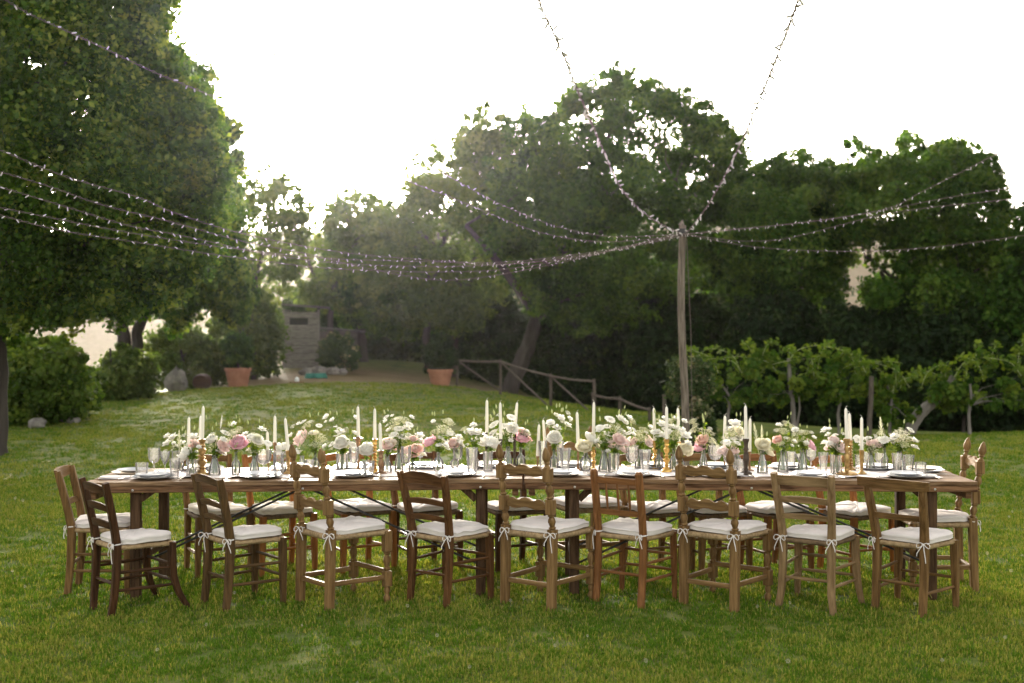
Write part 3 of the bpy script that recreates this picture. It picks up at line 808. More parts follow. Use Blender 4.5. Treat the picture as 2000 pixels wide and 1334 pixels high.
def post(lab, top, bot, d, w, seed):
    m = MB(); b = P(bot[0], bot[1], d); b.z = g(b.x, b.y)
    t = P(top[0], top[1], d) - b
    m.sweep([(0, 0, -.3), t * .3, t * .6 + Vector((.01, 0, 0)), t], [w, w * .97, w * .95, w * .9], n=8)
    tag(m.build('vine_post', M['fence'], loc=b), lab, 'post', 'vine posts')
post('grey bare post standing clear between two vines', (1702, 735), (1697, 855), 22.6, .047, 1)
post('slim grey stake just left of the tall light pole', (1297, 770), (1296, 850), 22.8, .035, 2)

# climbing rose on its support
r = np.random.default_rng(60)
rb = P(1362, 872, 17.6); rb.z = g(rb.x, rb.y)
rose = tag(empty('climbing_rose', rb), 'pale flowered climbing rose column right behind the light pole', 'rose bush')
Cr = crown_clumps([(1312, 760), (1320, 715), (1350, 700), (1380, 715), (1388, 760), (1380, 800), (1400, 830), (1390, 880), (1340, 885), (1335, 810)], 17.6, .32, 120, r)
cm = crown_mesh('foliage', Cr, .13, 75, .062, M['lf_rose'], r, .95, .34); cm.transform(Matrix.Translation(-rb)); link('foliage', cm, rose)
mb = MB(); mb.sweep([(0, 0, -.1), (.03, 0, .4), (-.02, 0, .9)], [.02, .016, .01], n=6); mb.build('stem', M['bark'], rose)

# rustic pole fence running down the slope
fp = [P(892, 745, 35), P(977, 772, 31.2), P(1075, 796, 28.6), P(1160, 812, 27.0)]
fr = tag(empty('pole_fence', (fp[0].x, fp[0].y, g(fp[0].x, fp[0].y))), 'rustic grey pole fence with crossed braces running down from the round pot', 'fence')
def fence(root, posts, hs_, braces=True):
    o = root.location
    tops = []
    for p, h in zip(posts, hs_):
        z = g(p.x, p.y)
        m = MB(); q = Vector((p.x, p.y, z)) - o
        m.sweep([q + Vector((0, 0, -.2)), q + Vector((0.01, 0, h * .5)), q + Vector((0, 0, h + .05))], .035, n=7)
        m.build('post', M['fence'], root); tops.append(q + Vector((0, 0, h)))
    for a_, b_ in zip(tops[:-1], tops[1:]):
        m = MB(); off = Vector((0, -.07, 0))
        m.sweep([a_ + off, a_.lerp(b_, .5) + off - Vector((0, 0, .02)), b_ + off], .025, n=7, side=(0, 1, 0)); m.build('rail', M['fence'], root)
        if braces:
            m = MB(); off = Vector((0, .07, 0))
            m.sweep([a_ + off, b_ + off - Vector((0, 0, 0.72))], .022, n=7, side=(0, 1, 0)); m.build('brace', M['fence'], root)
fence(fr, fp, [.72, .82, .68, .62])
fp2 = [P(1158, 812, 25.8), P(1210, 818, 25.2), P(1268, 824, 24.4)]
fr2 = tag(empty('pole_fence', (fp2[0].x, fp2[0].y, g(fp2[0].x, fp2[0].y))), 'short low rail fence stretch at the lower end, behind the tallest flowers', 'fence')
fence(fr2, fp2, [.36, .34, .22], False)

# garden shed
SD = 40.0
sb = P(588, 718, SD); sb.z = g(sb.x, sb.y)
shed = tag(empty('garden_shed', sb), 'small grey wooden plank shed under the trees with dark window opening', 'shed')
def bw(m, c, s): m.box(c, s)
W1, H1 = 1.05, 1.88
z = 0.0; k = 0
for hgt in (.26, .21, .24, .22, .20, .23, .20, .20):
    cz = z + hgt / 2
    if z > 1.18 and z + hgt < 1.70:
        for (xa, xb) in ((-W1 / 2, -.36), (.22, W1 / 2)):
            m = MB(); m.box(((xa + xb) / 2, random.uniform(-.012, .012), cz), (xb - xa, .03, hgt - .014)); m.build('plank', M['board'], shed)
    else:
        m = MB(); m.box((0, random.uniform(-.012, .012), cz), (W1, .03, hgt - .014)); m.build('plank', M['board'], shed)
    z += hgt
m = MB(); m.box((-.07, .06, 1.42), (.64, .02, .56)); m.build('window_dark_panel', M['shadepanel'], shed)  # solid dark panel behind the gap, painted as interior shade
m = MB(); m.box((-.07, -.03, 1.13), (.66, .05, .04)); m.build('window_sill', M['board'], shed)
for xx in (-W1 / 2 - .02, W1 / 2 + .02):
    m = MB(); m.box((xx, .0, .9), (.07, .07, 1.86)); m.build('corner_post', M['board'], shed)
z = 0
for hgt in (.25, .22, .24, .23, .22):
    m = MB(); m.box((1.16, .12 + random.uniform(-.012, .012), z + hgt / 2), (1.16, .03, hgt - .014)); m.build('plank', M['boarddark'], shed)
    z += hgt
m = MB(); m.box((1.47, .09, .5), (.34, .03, .98)); m.build('door', M['boarddark'], shed)
m = MB(); m.box((1.46, .09, .84), (.22, .05, .30)); m.build('door_dark_panel', M['shadepanel'], shed)  # dark block set into the door as painted interior shade
m = MB(); m.box((-.56, .7, .93), (.03, 1.3, 1.8)); m.build('side_wall', M['board'], shed)
m = MB(); m.box((0, .55, 1.95), (1.4, 1.7, .06), Matrix.Rotation(R(4), 3, 'Y')); m.build('roof', M['roof'], shed)
m = MB(); m.box((1.15, .7, 1.2), (1.4, 1.3, .05), Matrix.Rotation(R(5), 3, 'Y')); m.build('lean_to_roof', M['roof'], shed)

def pot(lab, px, py, d, dia, h, plant_lab, poly, seed, mat):
    b = P(px, py, d); b.z = g(b.x, b.y) - .02
    root = tag(empty('terracotta_pot', b), lab, 'plant pot', 'terracotta pots on the slope')
    R0 = dia / 2
    m = MB(); m.lathe([(R0 * .66, 0), (R0 * .70, .03), (R0 * .92, h * .8), (R0 * .94, h * .84), (R0, h * .85), (R0 * 1.02, h * .9), (R0, h), (R0 * .9, h), (R0 * .88, h * .88)], 24); m.build('body', M['terracotta'], root)
    m = MB(); m.lathe([(0.001, h * .9), (R0 * .86, h * .9)], 20, cap=False); m.build('soil', M['soil'], root)
    for zz in (.3, .62):
        m = MB(); m.lathe([(R0 * (.70 + .24 * zz / .8) + .002, h * zz), (R0 * (.72 + .24 * zz / .8) + .008, h * (zz + .02)), (R0 * (.73 + .24 * zz / .8) + .002, h * (zz + .045))], 24, cap=False); m.build('band', M['terracotta'], root)
    tree('potted_plant', plant_lab, (px, py - h * F / d, d), [[(px, py - h * F / d * .9, d, .03), (px, py - h * F / d - 20, d, .02)]], [poly], d, dia * .45, 40, .17, 120, .10, mat, seed, cat='plant', group='plants in the pots', limbs=8, base_tint=.35, limb_r=.012)
pot('tall terracotta pot with slanting sides left of the shed', 465, 757, 33, .68, .52, 'thin upright greenery growing in the tall terracotta pot', [(440, 716), (436, 670), (455, 650), (480, 655), (495, 690), (488, 718)], 71, 'lf_oak')
pot('round bright terracotta pot at the head of the pole fence', 860, 752, 33, .66, .44, 'dense dark shrub planted in the round terracotta pot', [(830, 724), (828, 680), (850, 655), (880, 660), (893, 690), (890, 722)], 72, 'lf_dark_shade')

# ------------------------------------------------------------------ boulders and small things on the slope
def rock(name, lab, px, py, d, sx, sy, sz, seed, mat='rock', cat='rock', group=None):
    r_ = np.random.default_rng(seed)
    b = P(px, py, d); b.z = g(b.x, b.y) - sz * .1
    m = MB(); n1, n2 = 12, 8
    for i in range(n2 + 1):
        a_ = math.pi * i / n2
        for j in range(n1):
            t_ = 2 * math.pi * j / n1
            k_ = 1 + .22 * math.sin(3 * t_ + seed) * math.sin(a_ * 2 + seed) + r_.normal(0, .07)
            m.v.append((sx * k_ * math.sin(a_) * math.cos(t_), sy * k_ * math.sin(a_) * math.sin(t_), sz * (.5 + .55 * k_ * math.cos(a_))))
    for i in range(n2):
        for j in range(n1):
            a0 = i * n1 + j; a1 = i * n1 + (j + 1) % n1
            m.f.append((a0, a0 + n1, a1 + n1, a1))
    o = m.build(name, M[mat], loc=b, smooth=25)
    tag(o, lab, cat, group)
rock('boulder', 'pale upright boulder beside the barrel on the slope', 345, 768, 31, .27, .22, .58, 5)
rock('boulder', 'flat broken stone lying at the edge of the lawn', 140, 831, 22.4, .16, .12, .13, 8)
rock('boulder', 'brown low stone half hidden under the bright shrub', 72, 838, 21.6, .15, .12, .17, 9)
for i, (px, py, s_) in enumerate(((598, 730, .20), (624, 732, .24), (650, 730, .21), (668, 727, .17))):
    rock('edging_stone', ('first', 'second', 'third', 'fourth')[i] + ' edging stone from the left of the flower bed before the shed', px, py, 37.2, s_, s_ * .8, s_ * 1.1, 20 + i, group='stones edging the flower bed')
tree('flowering_bush', 'dark leafy flowering bush against the front of the shed', (660, 722, 38), [[(660, 722, 38, .03), (662, 690, 38, .02)]], [[(628, 715), (625, 670), (650, 650), (680, 655), (700, 690), (695, 718)]], 38, .5, 50, .24, 120, .12, 'lf_rose', 73, cat='bush', limbs=6, base_tint=.26, limb_r=.015)
# barrel lying on its side
bb = P(395, 762, 31.4); bb.z = g(bb.x, bb.y) + .19
brl = tag(empty('wooden_barrel', bb), 'old brown wooden barrel lying beside the pale boulder', 'barrel')
for k in range(14):
    a0 = 2 * math.pi * k / 14; da = 2 * math.pi / 14 * .47
    m = MB()
    for i in range(5):
        u = -1 + i / 2; rr = .21 - .035 * u * u
        for a_, q_ in ((a0 - da, rr), (a0 + da, rr), (a0 + da, rr - .02), (a0 - da, rr - .02)):
            m.v.append((q_ * math.cos(a_), u * .26, q_ * math.sin(a_)))
    for i in range(4):
        for j in range(4):
            p_ = i * 4 + j; q_ = i * 4 + (j + 1) % 4; m.f.append((p_, q_, q_ + 4, p_ + 4))
    m.f += [(0, 1, 2, 3), (16, 17, 18, 19)]
    m.build('stave', M['darky'], brl)
for yy in (-.17, .17):
    m = MB(); m.lathe([(.20, -.015), (.203, 0), (.20, .015)], 20, (0, yy, 0), (0, 1, 0), cap=False); m.build('hoop', M['iron'], brl)
m = MB(); m.lathe([(0.001, 0), (.165, 0)], 20, (0, -.22, 0), (0, 1, 0), cap=False); m.build('lid', M['darkx'], brl)
# coiled hose and dropped tool
hb = P(617, 739, 35.6); hb.z = g(hb.x, hb.y)
m = MB()
m.sweep([(math.cos(t_) * (.30 - .008 * t_ / 6.28), math.sin(t_) * (.26 - .008 * t_ / 6.28), .03 + .022 * t_ / 6.28) for t_ in np.linspace(0, 6.28 * 5, 130)], .026, n=6)
tag(m.build('garden_hose', M['teal'], loc=hb), 'coil of teal green garden hose before the flower bed', 'hose')
sbb = P(580, 752, 33.6); sbb.z = g(sbb.x, sbb.y)
sp = tag(empty('garden_sprinkler', sbb), 'small white sprinkler on a wooden batten lying on the dry grass', 'sprinkler')
m = MB(); m.box((0, 0, .02), (.40, .06, .035)); m.build('batten', M['palex'], sp)
m = MB(); m.lathe([(.05, .04), (.06, .06), (.06, .11), (.03, .14), (.015, .16)], 12); m.build('head', M['whitepaint'], sp)

# ------------------------------------------------------------------ light pole and strings of lights
PD = 14.5
pb = P(1338, 640 + CH * F / PD, PD); pb.z = g(pb.x, pb.y)
pole = tag(empty('light_pole', pb), 'tall weathered wooden pole carrying the strings of lights', 'pole')
ptop = P(1331, 440, PD) - pb
m = MB()
kk = [(0, 0, -.3)] + [tuple(ptop * u + Vector((.018 * math.sin(u * 7), 0, 0))) for u in (0.05, .2, .35, .5, .65, .8, .93, 1.0)]
m.sweep(kk, [.047, .046, .045, .044, .043, .042, .041, .040, .039], n=10); m.build('shaft', M['pole'], pole)
m = MB(); m.sweep([ptop, ptop + Vector((.012, 0, .06))], [.037, .006], n=10); m.build('pointed_tip', M['pole'], pole)
m = MB(); m.sweep([ptop + Vector((.05, -.03, -.05)), ptop + Vector((.10, -.05, -1.2)), ptop + Vector((.12, -.03, -2.6))], .003, n=5); m.build('cable', M['wire'], pole)
m = MB(); m.lathe([(.048, -.12), (.052, -.10), (.052, -.06), (.048, -.04)], 12, ptop, cap=False); m.build('strap', M['iron'], pole)

bm_ = MB(); bm_.lathe([(.0035, 0), (.0055, .006), (.0055, .028), (.002, .035)], 6)
BULB = bm_.mesh('bulb', M['bulb'])
def light_string(lab, ctrl, seed, gap=.115, fat=1.0):
    rr = random.Random(seed)
    A = P(1333, 458, PD) + Vector((rr.uniform(-.05, .05), -.05, rr.uniform(-.03, .02)))
    pts = catmull([A] + [P(*c) for c in ctrl], 14)
    root = tag(empty('light_string', A), lab, 'string lights', 'strings of fairy lights')
    m = MB()
    tw = [(p - A) + Vector((.007 * math.sin(i * 1.9), 0, .007 * math.cos(i * 1.9))) for i, p in enumerate(pts)]
    tw2 = [(p - A) + Vector((-.007 * math.sin(i * 1.9), .004, -.007 * math.cos(i * 1.9))) for i, p in enumerate(pts)]
    m.sweep(tw, .0019 * fat, n=4, side=(0, 0, 1)); m.build('wire', M['wire'], root)
    m = MB(); m.sweep(tw2, .0015 * fat, n=4, side=(0, 0, 1)); m.build('return_wire', M['wire'], root)
    L = [0]
    for a_, b_ in zip(pts[:-1], pts[1:]): L.append(L[-1] + (b_ - a_).length)
    s_ = .05; i = 0
    while s_ < L[-1]:
        while L[i + 1] < s_: i += 1
        u = (s_ - L[i]) / (L[i + 1] - L[i])
        p = pts[i].lerp(pts[i + 1], u) - A
        tilt = Vector((rr.uniform(-1, 1), rr.uniform(-1, 1), rr.uniform(-1.4, .7))).normalized()
        o = link('bulb', BULB, root, p); o.rotation_mode = 'QUATERNION'; o.rotation_quaternion = tilt.to_track_quat('Z', 'Y'); o.scale = (.85 + .3 * (fat - 1),) * 3
        s_ += gap * rr.uniform(.6, 1.5)
light_string('string of lights rising steeply from the pole to the top edge left of it', [(1270, 425, 13.2), (1215, 370, 12), (1175, 285, 10.5), (1130, 180, 9), (1095, 95, 8), (1052, 0, 7), (1015, -90, 6.2)], 1, fat=3.0)
light_string('string of lights rising steeply from the pole to the top edge right of it', [(1380, 405, 13.3), (1420, 335, 12), (1455, 262, 10.7), (1490, 180, 9.4), (1530, 80, 8.2), (1560, 0, 7.4), (1590, -90, 6.6)], 2, fat=3.0)
light_string('string of lights climbing from the pole into the bright sky, upper of two', [(1200, 462, 13.6), (1110, 448, 12.8), (1040, 425, 12), (960, 390, 11), (870, 340, 10), (800, 295, 9.2), (640, 197, 8.2), (500, 71, 7.3), (420, -20, 6.8)], 3, fat=1.1)
light_string('string of lights crossing the sky gap to the very top of the big linden', [(1180, 472, 13.8), (1060, 455, 13), (960, 418, 12.3), (880, 385, 11.6), (800, 355, 11), (630, 290, 10), (545, 248, 9.6), (420, 190, 9), (300, 140, 8.4), (200, 92, 8), (130, 60, 7.6), (55, 25, 7.2), (-20, -20, 6.9)], 4, fat=1.1)
light_string('highest of the sagging strings crossing in front of the big linden', [(1200, 485, 14), (1080, 503, 13.5), (950, 513, 13), (800, 505, 12.3), (650, 490, 11.6), (470, 455, 10.8), (340, 415, 10.2), (270, 385, 9.8), (130, 345, 9.2), (0, 293, 8.6), (-80, 262, 8.3)], 5)
light_string('deepest sagging string of lights hanging lowest left of the pole', [(1190, 490, 14), (1130, 505, 13.7), (1000, 532, 13.2), (900, 546, 12.7), (820, 543, 12.3), (700, 520, 11.7), (600, 496, 11.2), (470, 470, 10.6), (330, 432, 10), (200, 400, 9.5), (100, 365, 9.1), (0, 335, 8.7), (-80, 312, 8.4)], 6)
light_string('third sagging string down where the strings meet the big linden', [(1200, 488, 14), (1080, 508, 13.5), (950, 518, 13), (800, 520, 12.4), (640, 512, 11.7), (500, 492, 11.1), (420, 474, 10.7), (330, 455, 10.2), (250, 440, 9.8), (100, 395, 9.2), (0, 365, 8.8), (-80, 345, 8.5)], 7)
light_string('lowest string of lights at the linden side of the frame', [(1180, 492, 14), (1000, 524, 13.2), (860, 531, 12.6), (700, 527, 12), (600, 520, 11.6), (440, 500, 11), (280, 475, 10.4), (120, 450, 9.9), (0, 420, 9.5), (-80, 400, 9.2)], 8)
light_string('second lowest string of lights at the linden side of the frame', [(1190, 490, 14), (1000, 515, 13.3), (850, 511, 12.7), (650, 505, 12), (480, 488, 11.3), (300, 462, 10.6), (150, 435, 10.1), (0, 405, 9.6), (-80, 388, 9.3)], 9)
light_string('topmost string of lights running from the pole past the wide oak', [(1420, 450, 14.2), (1520, 440, 13.8), (1640, 425, 13.2), (1740, 405, 12.6), (1800, 375, 12.1), (1880, 335, 11.4), (1950, 300, 10.8), (2000, 282, 10.4), (2080, 250, 9.8)], 10)
light_string('second string of lights running from the pole past the wide oak', [(1430, 448, 14.2), (1540, 438, 13.8), (1660, 422, 13.3), (1720, 412, 13), (1830, 390, 12.4), (1920, 375, 11.9), (2000, 364, 11.4), (2080, 350, 10.9)], 11)
light_string('third string of lights dipping then rising toward the wide oak', [(1400, 466, 14.3), (1450, 471, 14.1), (1530, 467, 13.8), (1640, 440, 13.2), (1720, 420, 12.8), (1820, 405, 12.2), (1920, 395, 11.7), (2000, 385, 11.3), (2080, 372, 10.9)], 12)
light_string('lowest string of lights sagging from the pole over the vines', [(1400, 470, 14.3), (1480, 483, 14), (1600, 490, 13.6), (1720, 490, 13.1), (1850, 480, 12.5), (1930, 470, 12.1), (2000, 460, 11.8), (2080, 446, 11.4)], 13)

# ------------------------------------------------------------------ the two long tables
JX, TY, TD = 0.076, 8.27, 0.84
def ztop(x):
    return 0.764 + (x - JX) * 0.0095 if x < JX else 0.764 - (x - JX) * 0.0066
def table(lab, sgn, L, legx):
    root = tag(empty('trestle_table', (JX, TY, 0)), lab, 'table', 'tables set end to end')
    phi = -0.0095 if sgn < 0 else 0.0066
    top_rot = Matrix.Rotation(phi, 3, 'Y')
    x0 = .004 * sgn; xc = sgn * L / 2 + x0
    wid = [.17, .165, .172, .165, .168]; y = 0.0
    for k, w_ in enumerate(wid):
        e = random.uniform(-.012, .012)
        m = MB(); c = top_rot @ Vector((xc + e * .5 * sgn, y + w_ / 2, 0)); c.z += .764 - .014 + (random.uniform(-.0015, .0015) if k else 0)
        m.box(c, (L - abs(e), w_ - .003, .028), top_rot); m.build('plank', M['tabletop'], root)
        y += w_
    for yy in (.03, TD - .03):
        m = MB(); c = top_rot @ Vector((xc, yy, 0)); c.z += .764 - .028 - .021
        m.box(c, (L - .012, .045, .041), top_rot); m.build('side_rail', M['tableedge'], root)
    for xx in (x0 + sgn * .05, x0 + sgn * (L - .05)):
        m = MB(); c = top_rot @ Vector((xx, TD / 2, 0)); c.z += .764 - .028 - .045
        m.box(c, (.04, TD - .11, .088), top_rot); m.build('end_rail', M['tableedge'], root)
    for xx in legx:
        for yy in (.085, TD - .085):
            gz_ = g(JX + xx, TY + yy); zt = ztop(JX + xx) - .03
            m = MB(); m.box((xx, yy, (zt + gz_) / 2 - .01), (.064, .055, zt - gz_ + .02)); m.build('leg', M['tableleg'], root)
            m = MB(); s_ = 1 if xx < xc else -1
            m.sweep([(xx + s_ * .03, yy, .62), (xx + s_ * .15, yy, ztop(JX + xx) - .032)], .016, .022, side=(0, 1, 0), sq=True); m.build('leg_brace', M['tableleg'], root)
            # folding iron rod to the middle of the table
            m = MB(); yo = .035 if yy < .4 else -.035
            m.sweep([(xx + s_ * .03, yy + yo, .20), (xc - s_ * .05, yy + yo, ztop(JX + xc) - .075)], .0075, n=6); m.build('iron_rod', M['iron'], root)
        m = MB(); m.box((xx, TD / 2, .22), (.03, TD - .23, .05)); m.build('foot_rail', M['tableleg'], root)
    for xx in (legx[0], xc, legx[1]):
        m = MB(); m.lathe([(.007, 0), (.008, -.002), (.004, -.006)], 10, (xx, .0062, ztop(JX + xx) - .052), (0, 1, 0)); m.build('bolt', M['steel'], root)
    return root
table('left of the two weathered plank tables, black folding rods beneath', -1, 2.85, (-2.53, -.28))
table('right of the two weathered plank tables, reaching the finial chair at its end', 1, 2.94, (.33, 2.66))

# linen runner
rn = MB(); nx, ny = 150, 9
for i in range(nx):
    for j in range(ny):
        x = -2.70 + 5.55 * i / (nx - 1); v = j / (ny - 1)
        wob = .012 * math.sin(x * 5.1) + .009 * math.sin(x * 13 + 1) + .006 * math.sin(x * 31)
        y = 8.44 + wob * (1 - v) + v * (.50 + .008 * math.sin(x * 7 + 2))
        if i == 0: x -= .05 * math.sin(v * 9)
        edge = max(0, 1 - v * 7)
        z = ztop(x) + .004 + edge * max(0, .008 * math.sin(x * 6.3 + 1.3) + .007 * math.sin(x * 17.0)) + .0015 * math.sin(x * 23 + v * 6)
        rn.v.append((x, y, z))
for i in range(nx - 1):
    for j in range(ny - 1):
        a0 = i * ny + j; rn.f.append((a0, a0 + ny, a0 + ny + 1, a0 + 1))
tag(rn.build('table_runner', M['runner'], smooth=60), 'long pale pink linen runner laid along both tables', 'table runner')

# ------------------------------------------------------------------ chairs
def rush_roll(m, a, b, r0=.0165):
    a, b = Vector(a), Vector(b); n = max(8, int((b - a).length / .0085))
    pts = [a.lerp(b, i / n) for i in range(n + 1)]
    m.sweep(pts, [r0 * (1.10 if i % 2 else .94) * random.uniform(.96, 1.04) for i in range(n + 1)], n=7, side=(0, 0, 1))
def cushion_mesh(wr, wf, dp, mat, seed, puff=1.0):
    rr = np.random.default_rng(seed); n = 44
    out = []
    for k in range(n):
        a_ = 2 * math.pi * k / n; c_, s_ = math.cos(a_), math.sin(a_)
        e = .42
        u = math.copysign(abs(c_) ** e, c_); v = math.copysign(abs(s_) ** e, s_)
        w_ = wr + (wf - wr) * (v + 1) / 2
        out.append((u * w_ / 2, v * dp / 2))
    prof = [(.25, .050), (.55, .051), (.78, .049), (.90, .046), (.965, .041), (1.0, .036), (1.012, .033), (1.0, .029), (1.008, .018), (1.0, .010), (1.01, .006), (.97, .001), (.7, 0)]
    m = MB(); m.v.append((0, 0, .049))
    for i, (s_, z) in enumerate(prof):
        for k, (x, y) in enumerate(out):
            wv = .0055 * math.sin(7 * x / .1 + seed) * math.sin(5 * y / .1 + seed * 2) + .0025 * math.sin(k * 1.7 + seed) + rr.normal(0, .0006)
            sag = -.006 * math.cos(x * 9 + seed) if i < 6 else 0
            m.v.append((x * s_ + (rr.normal(0, .001) if i > 3 else 0), y * s_, z * puff + (wv + sag) * (1 if i < 7 else .4) + .010 * (y / dp) * (x / wf)))
    for k in range(n): m.f.append((0, 1 + k, 1 + (k + 1) % n))
    for i in range(len(prof) - 1):
        for k in range(n):
            a0 = 1 + i * n + k; a1 = 1 + i * n + (k + 1) % n
            m.f.append((a0, a0 + n, a1 + n, a1))
    return m.mesh('cushion', mat, 80)
def tie_mesh(seed, sx):
    rr = random.Random(seed); m = MB(); q = rr.uniform(.8, 1.25)
    m.sweep([(.026 * math.cos(t_), .026 * math.sin(t_), .002 * math.sin(t_)) for t_ in np.linspace(0, 6.28, 13)], .0042, n=5, side=(0, 0, 1))
    k0 = Vector((0.004 * sx, -.030, 0))
    for s_ in (-1, 1):
        lp = [k0 + Vector((s_ * .034 * math.sin(t_) * q, -.010 * math.sin(t_), .016 * math.sin(2 * t_) - .012 * math.sin(t_))) for t_ in np.linspace(0, math.pi, 8)]
        m.sweep(lp, .0026, n=5, side=(0, 1, 0))
        dx = s_ * rr.uniform(.01, .032); dz = -rr.uniform(.06, .10) * q
        m.sweep([k0, k0 + Vector((dx * .5, -.012, dz * .3)), k0 + Vector((dx * 1.2, -.012, dz * .75)), k0 + Vector((dx * 1.3, -.008, dz))], [.003, .0028, .003, .0025], n=5)
    return m.mesh('tie', M['tie'], 60)
TIES = [[tie_mesh(i, s_) for i in range(4)] for s_ in (-1, 1)]

def post_pts(sx, c, z): return Vector((sx * (c['wr'] / 2 + c['splay'] * max(0, (z - c['sh']) / (c['H'] - c['sh']))), -c['dp'] / 2 - c['lean'] * max(0, (z - c['sh']) / (c['H'] - c['sh'])) ** 1.15 - .03 * max(0, (c['sh'] - z) / c['sh']) ** 2, z))

def seat_parts(root, c, seed):
    sh, wr, wf, dp = c['sh'], c['wr'], c['wf'], c['dp']
    A, B, C_, D_ = (-wr / 2, -dp / 2, sh - .014), (wr / 2, -dp / 2, sh - .014), (wf / 2, dp / 2, sh - .014), (-wf / 2, dp / 2, sh - .014)
    m = MB()
    for a_, b_ in ((A, B), (B, C_), (C_, D_), (D_, A)): rush_roll(m, a_, b_, c.get('roll', .0165))
    st = len(m.v); m.v += [(p[0] * .97, p[1] * .97, sh - .002) for p in (A, B, C_, D_)] + [(0, 0, sh - .010)]
    m.f += [(st, st + 1, st + 4), (st + 1, st + 2, st + 4), (st + 2, st + 3, st + 4), (st + 3, st, st + 4)]
    m.build('rush_seat', M[c.get('rush', 'rush')], root, smooth=50)
    cu = link('cushion', cushion_mesh(wr + .03, wf + .035, dp + .02, M[c.get('cush', 'linen')], seed, c.get('puff', 1.0) * .88), root, (0, .012, sh + .004), (R(random.uniform(-1, 1.5)), R(random.uniform(-1, 1)), R(random.uniform(-2, 2))))
    for k, sx in enumerate((-1, 1)):
        p = post_pts(sx, c, sh + .012)
        link('tie', TIES[k][(seed + k) % 4], root, p, (0, 0, R(random.uniform(-35, 35))))

def chair_plain(lab, c, seed, name='ladderback_chair'):
    w_ = c['wood']; root = tag(empty(name), lab, 'chair')
    sh, H, wr, wf, dp = c['sh'], c['H'], c['wr'], c['wf'], c['dp']
    rp = c.get('post', .0165) + .0035
    for sx in (-1, 1):
        m = MB(); zs = [0, .12, .25, sh - .06, sh, sh + .1, sh + .2, sh + .3, H]
        pts = [post_pts(sx, c, z_) + Vector((sx * c.get('foot', .0) * max(0, 1 - z_ / .22) ** 2, 0, 0)) for z_ in zs]
        ww = [rp * .86, rp * .95, rp * 1.02, rp * 1.1, rp * 1.08, rp, rp * .98, rp * .95, rp * .85]
        if c.get('round'): m.sweep(pts + [pts[-1] + Vector((0, -.002, .012))], [rp * 1.05] * 9 + [rp * .6], n=12)
        else: m.sweep(pts, ww, [q * 1.12 for q in ww], side=(1, 0, 0), sq=True)
        m.build('back_post', M[w_ + 'z'], root)
        m = MB(); fy = c.get('sabre', 0)
        zs = [sh - .005, .34, .22, .12, .05, 0]
        pts = [Vector((sx * (wf / 2 + .012 * (1 - z_ / sh) + fy * .35 * max(0, 1 - z_ / .28) ** 2), dp / 2 + fy * max(0, 1 - z_ / .28) ** 2, z_)) for z_ in zs]
        ww = [.0225, .0235, .0215, .019, .017, .015]
        if c.get('round'): m.sweep(pts, [q * 1.0 for q in ww], n=12)
        else: m.sweep(pts, ww, side=(1, 0, 0), sq=True)
        m.build('front_leg', M[w_ + 'z'], root)
    lean = c['lean'] / (H - sh)
    for (z0, z1, arch, bow) in c['slats']:
        m = MB(); zc = (z0 + z1) / 2
        xl, xr = post_pts(-1, c, zc).x, post_pts(1, c, zc).x
        m.slat(xl + .004, xr - .004, lambda u: z0 + arch * .55 * (1 - u * u), lambda u: z1 + arch * (1 - u * u), -dp / 2, .014, bow, lean, sh); m.build('slat', M[w_ + 'x'], root)
    if c.get('board'):
        z0, z1, ov = c['board']; m = MB(); xr = post_pts(1, c, z0).x + ov
        m.slat(-xr, xr, lambda u: z0 + .012 * u * u, lambda u: z1 - .004 * u * u, -dp / 2 - .012, .022, .022, lean, sh, 13); m.build('top_rail', M[w_ + 'x'], root)
    if c.get('spindles'):
        za, zb, n = c['spindles']
        for k in range(n):
            u = -1 + 2 * (k + 1) / (n + 1); m = MB(); p = post_pts(1, c, za); q = post_pts(1, c, zb)
            a_, b_ = Vector((u * p.x, p.y, za)), Vector((u * q.x, q.y, zb))
            m.sweep([a_.lerp(b_, t_) for t_ in (0, .2, .45, .6, .8, 1)], [.006, .0075, .0095, .0085, .007, .006], n=8); m.build('spindle', M[w_ + 'z'], root)
    for (kind, z_) in c['stretch']:
        m = MB()
        if kind == 'f': a_, b_ = Vector((-wf / 2, dp / 2, z_)), Vector((wf / 2, dp / 2, z_))
        elif kind == 'r': a_, b_ = post_pts(-1, c, z_), post_pts(1, c, z_)
        else:
            sx = -1 if kind == 'l' else 1
            a_, b_ = post_pts(sx, c, z_), Vector((sx * (wf / 2 + .006), dp / 2, z_ + .004))
        m.sweep([a_.lerp(b_, t_) for t_ in (0, .15, .5, .85, 1)], [.008, .0095, .0115, .0095, .008], n=8); m.build('stretcher', M[w_ + ('x' if kind in 'fr' else 'y')], root)
    seat_parts(root, c, seed)
    return root

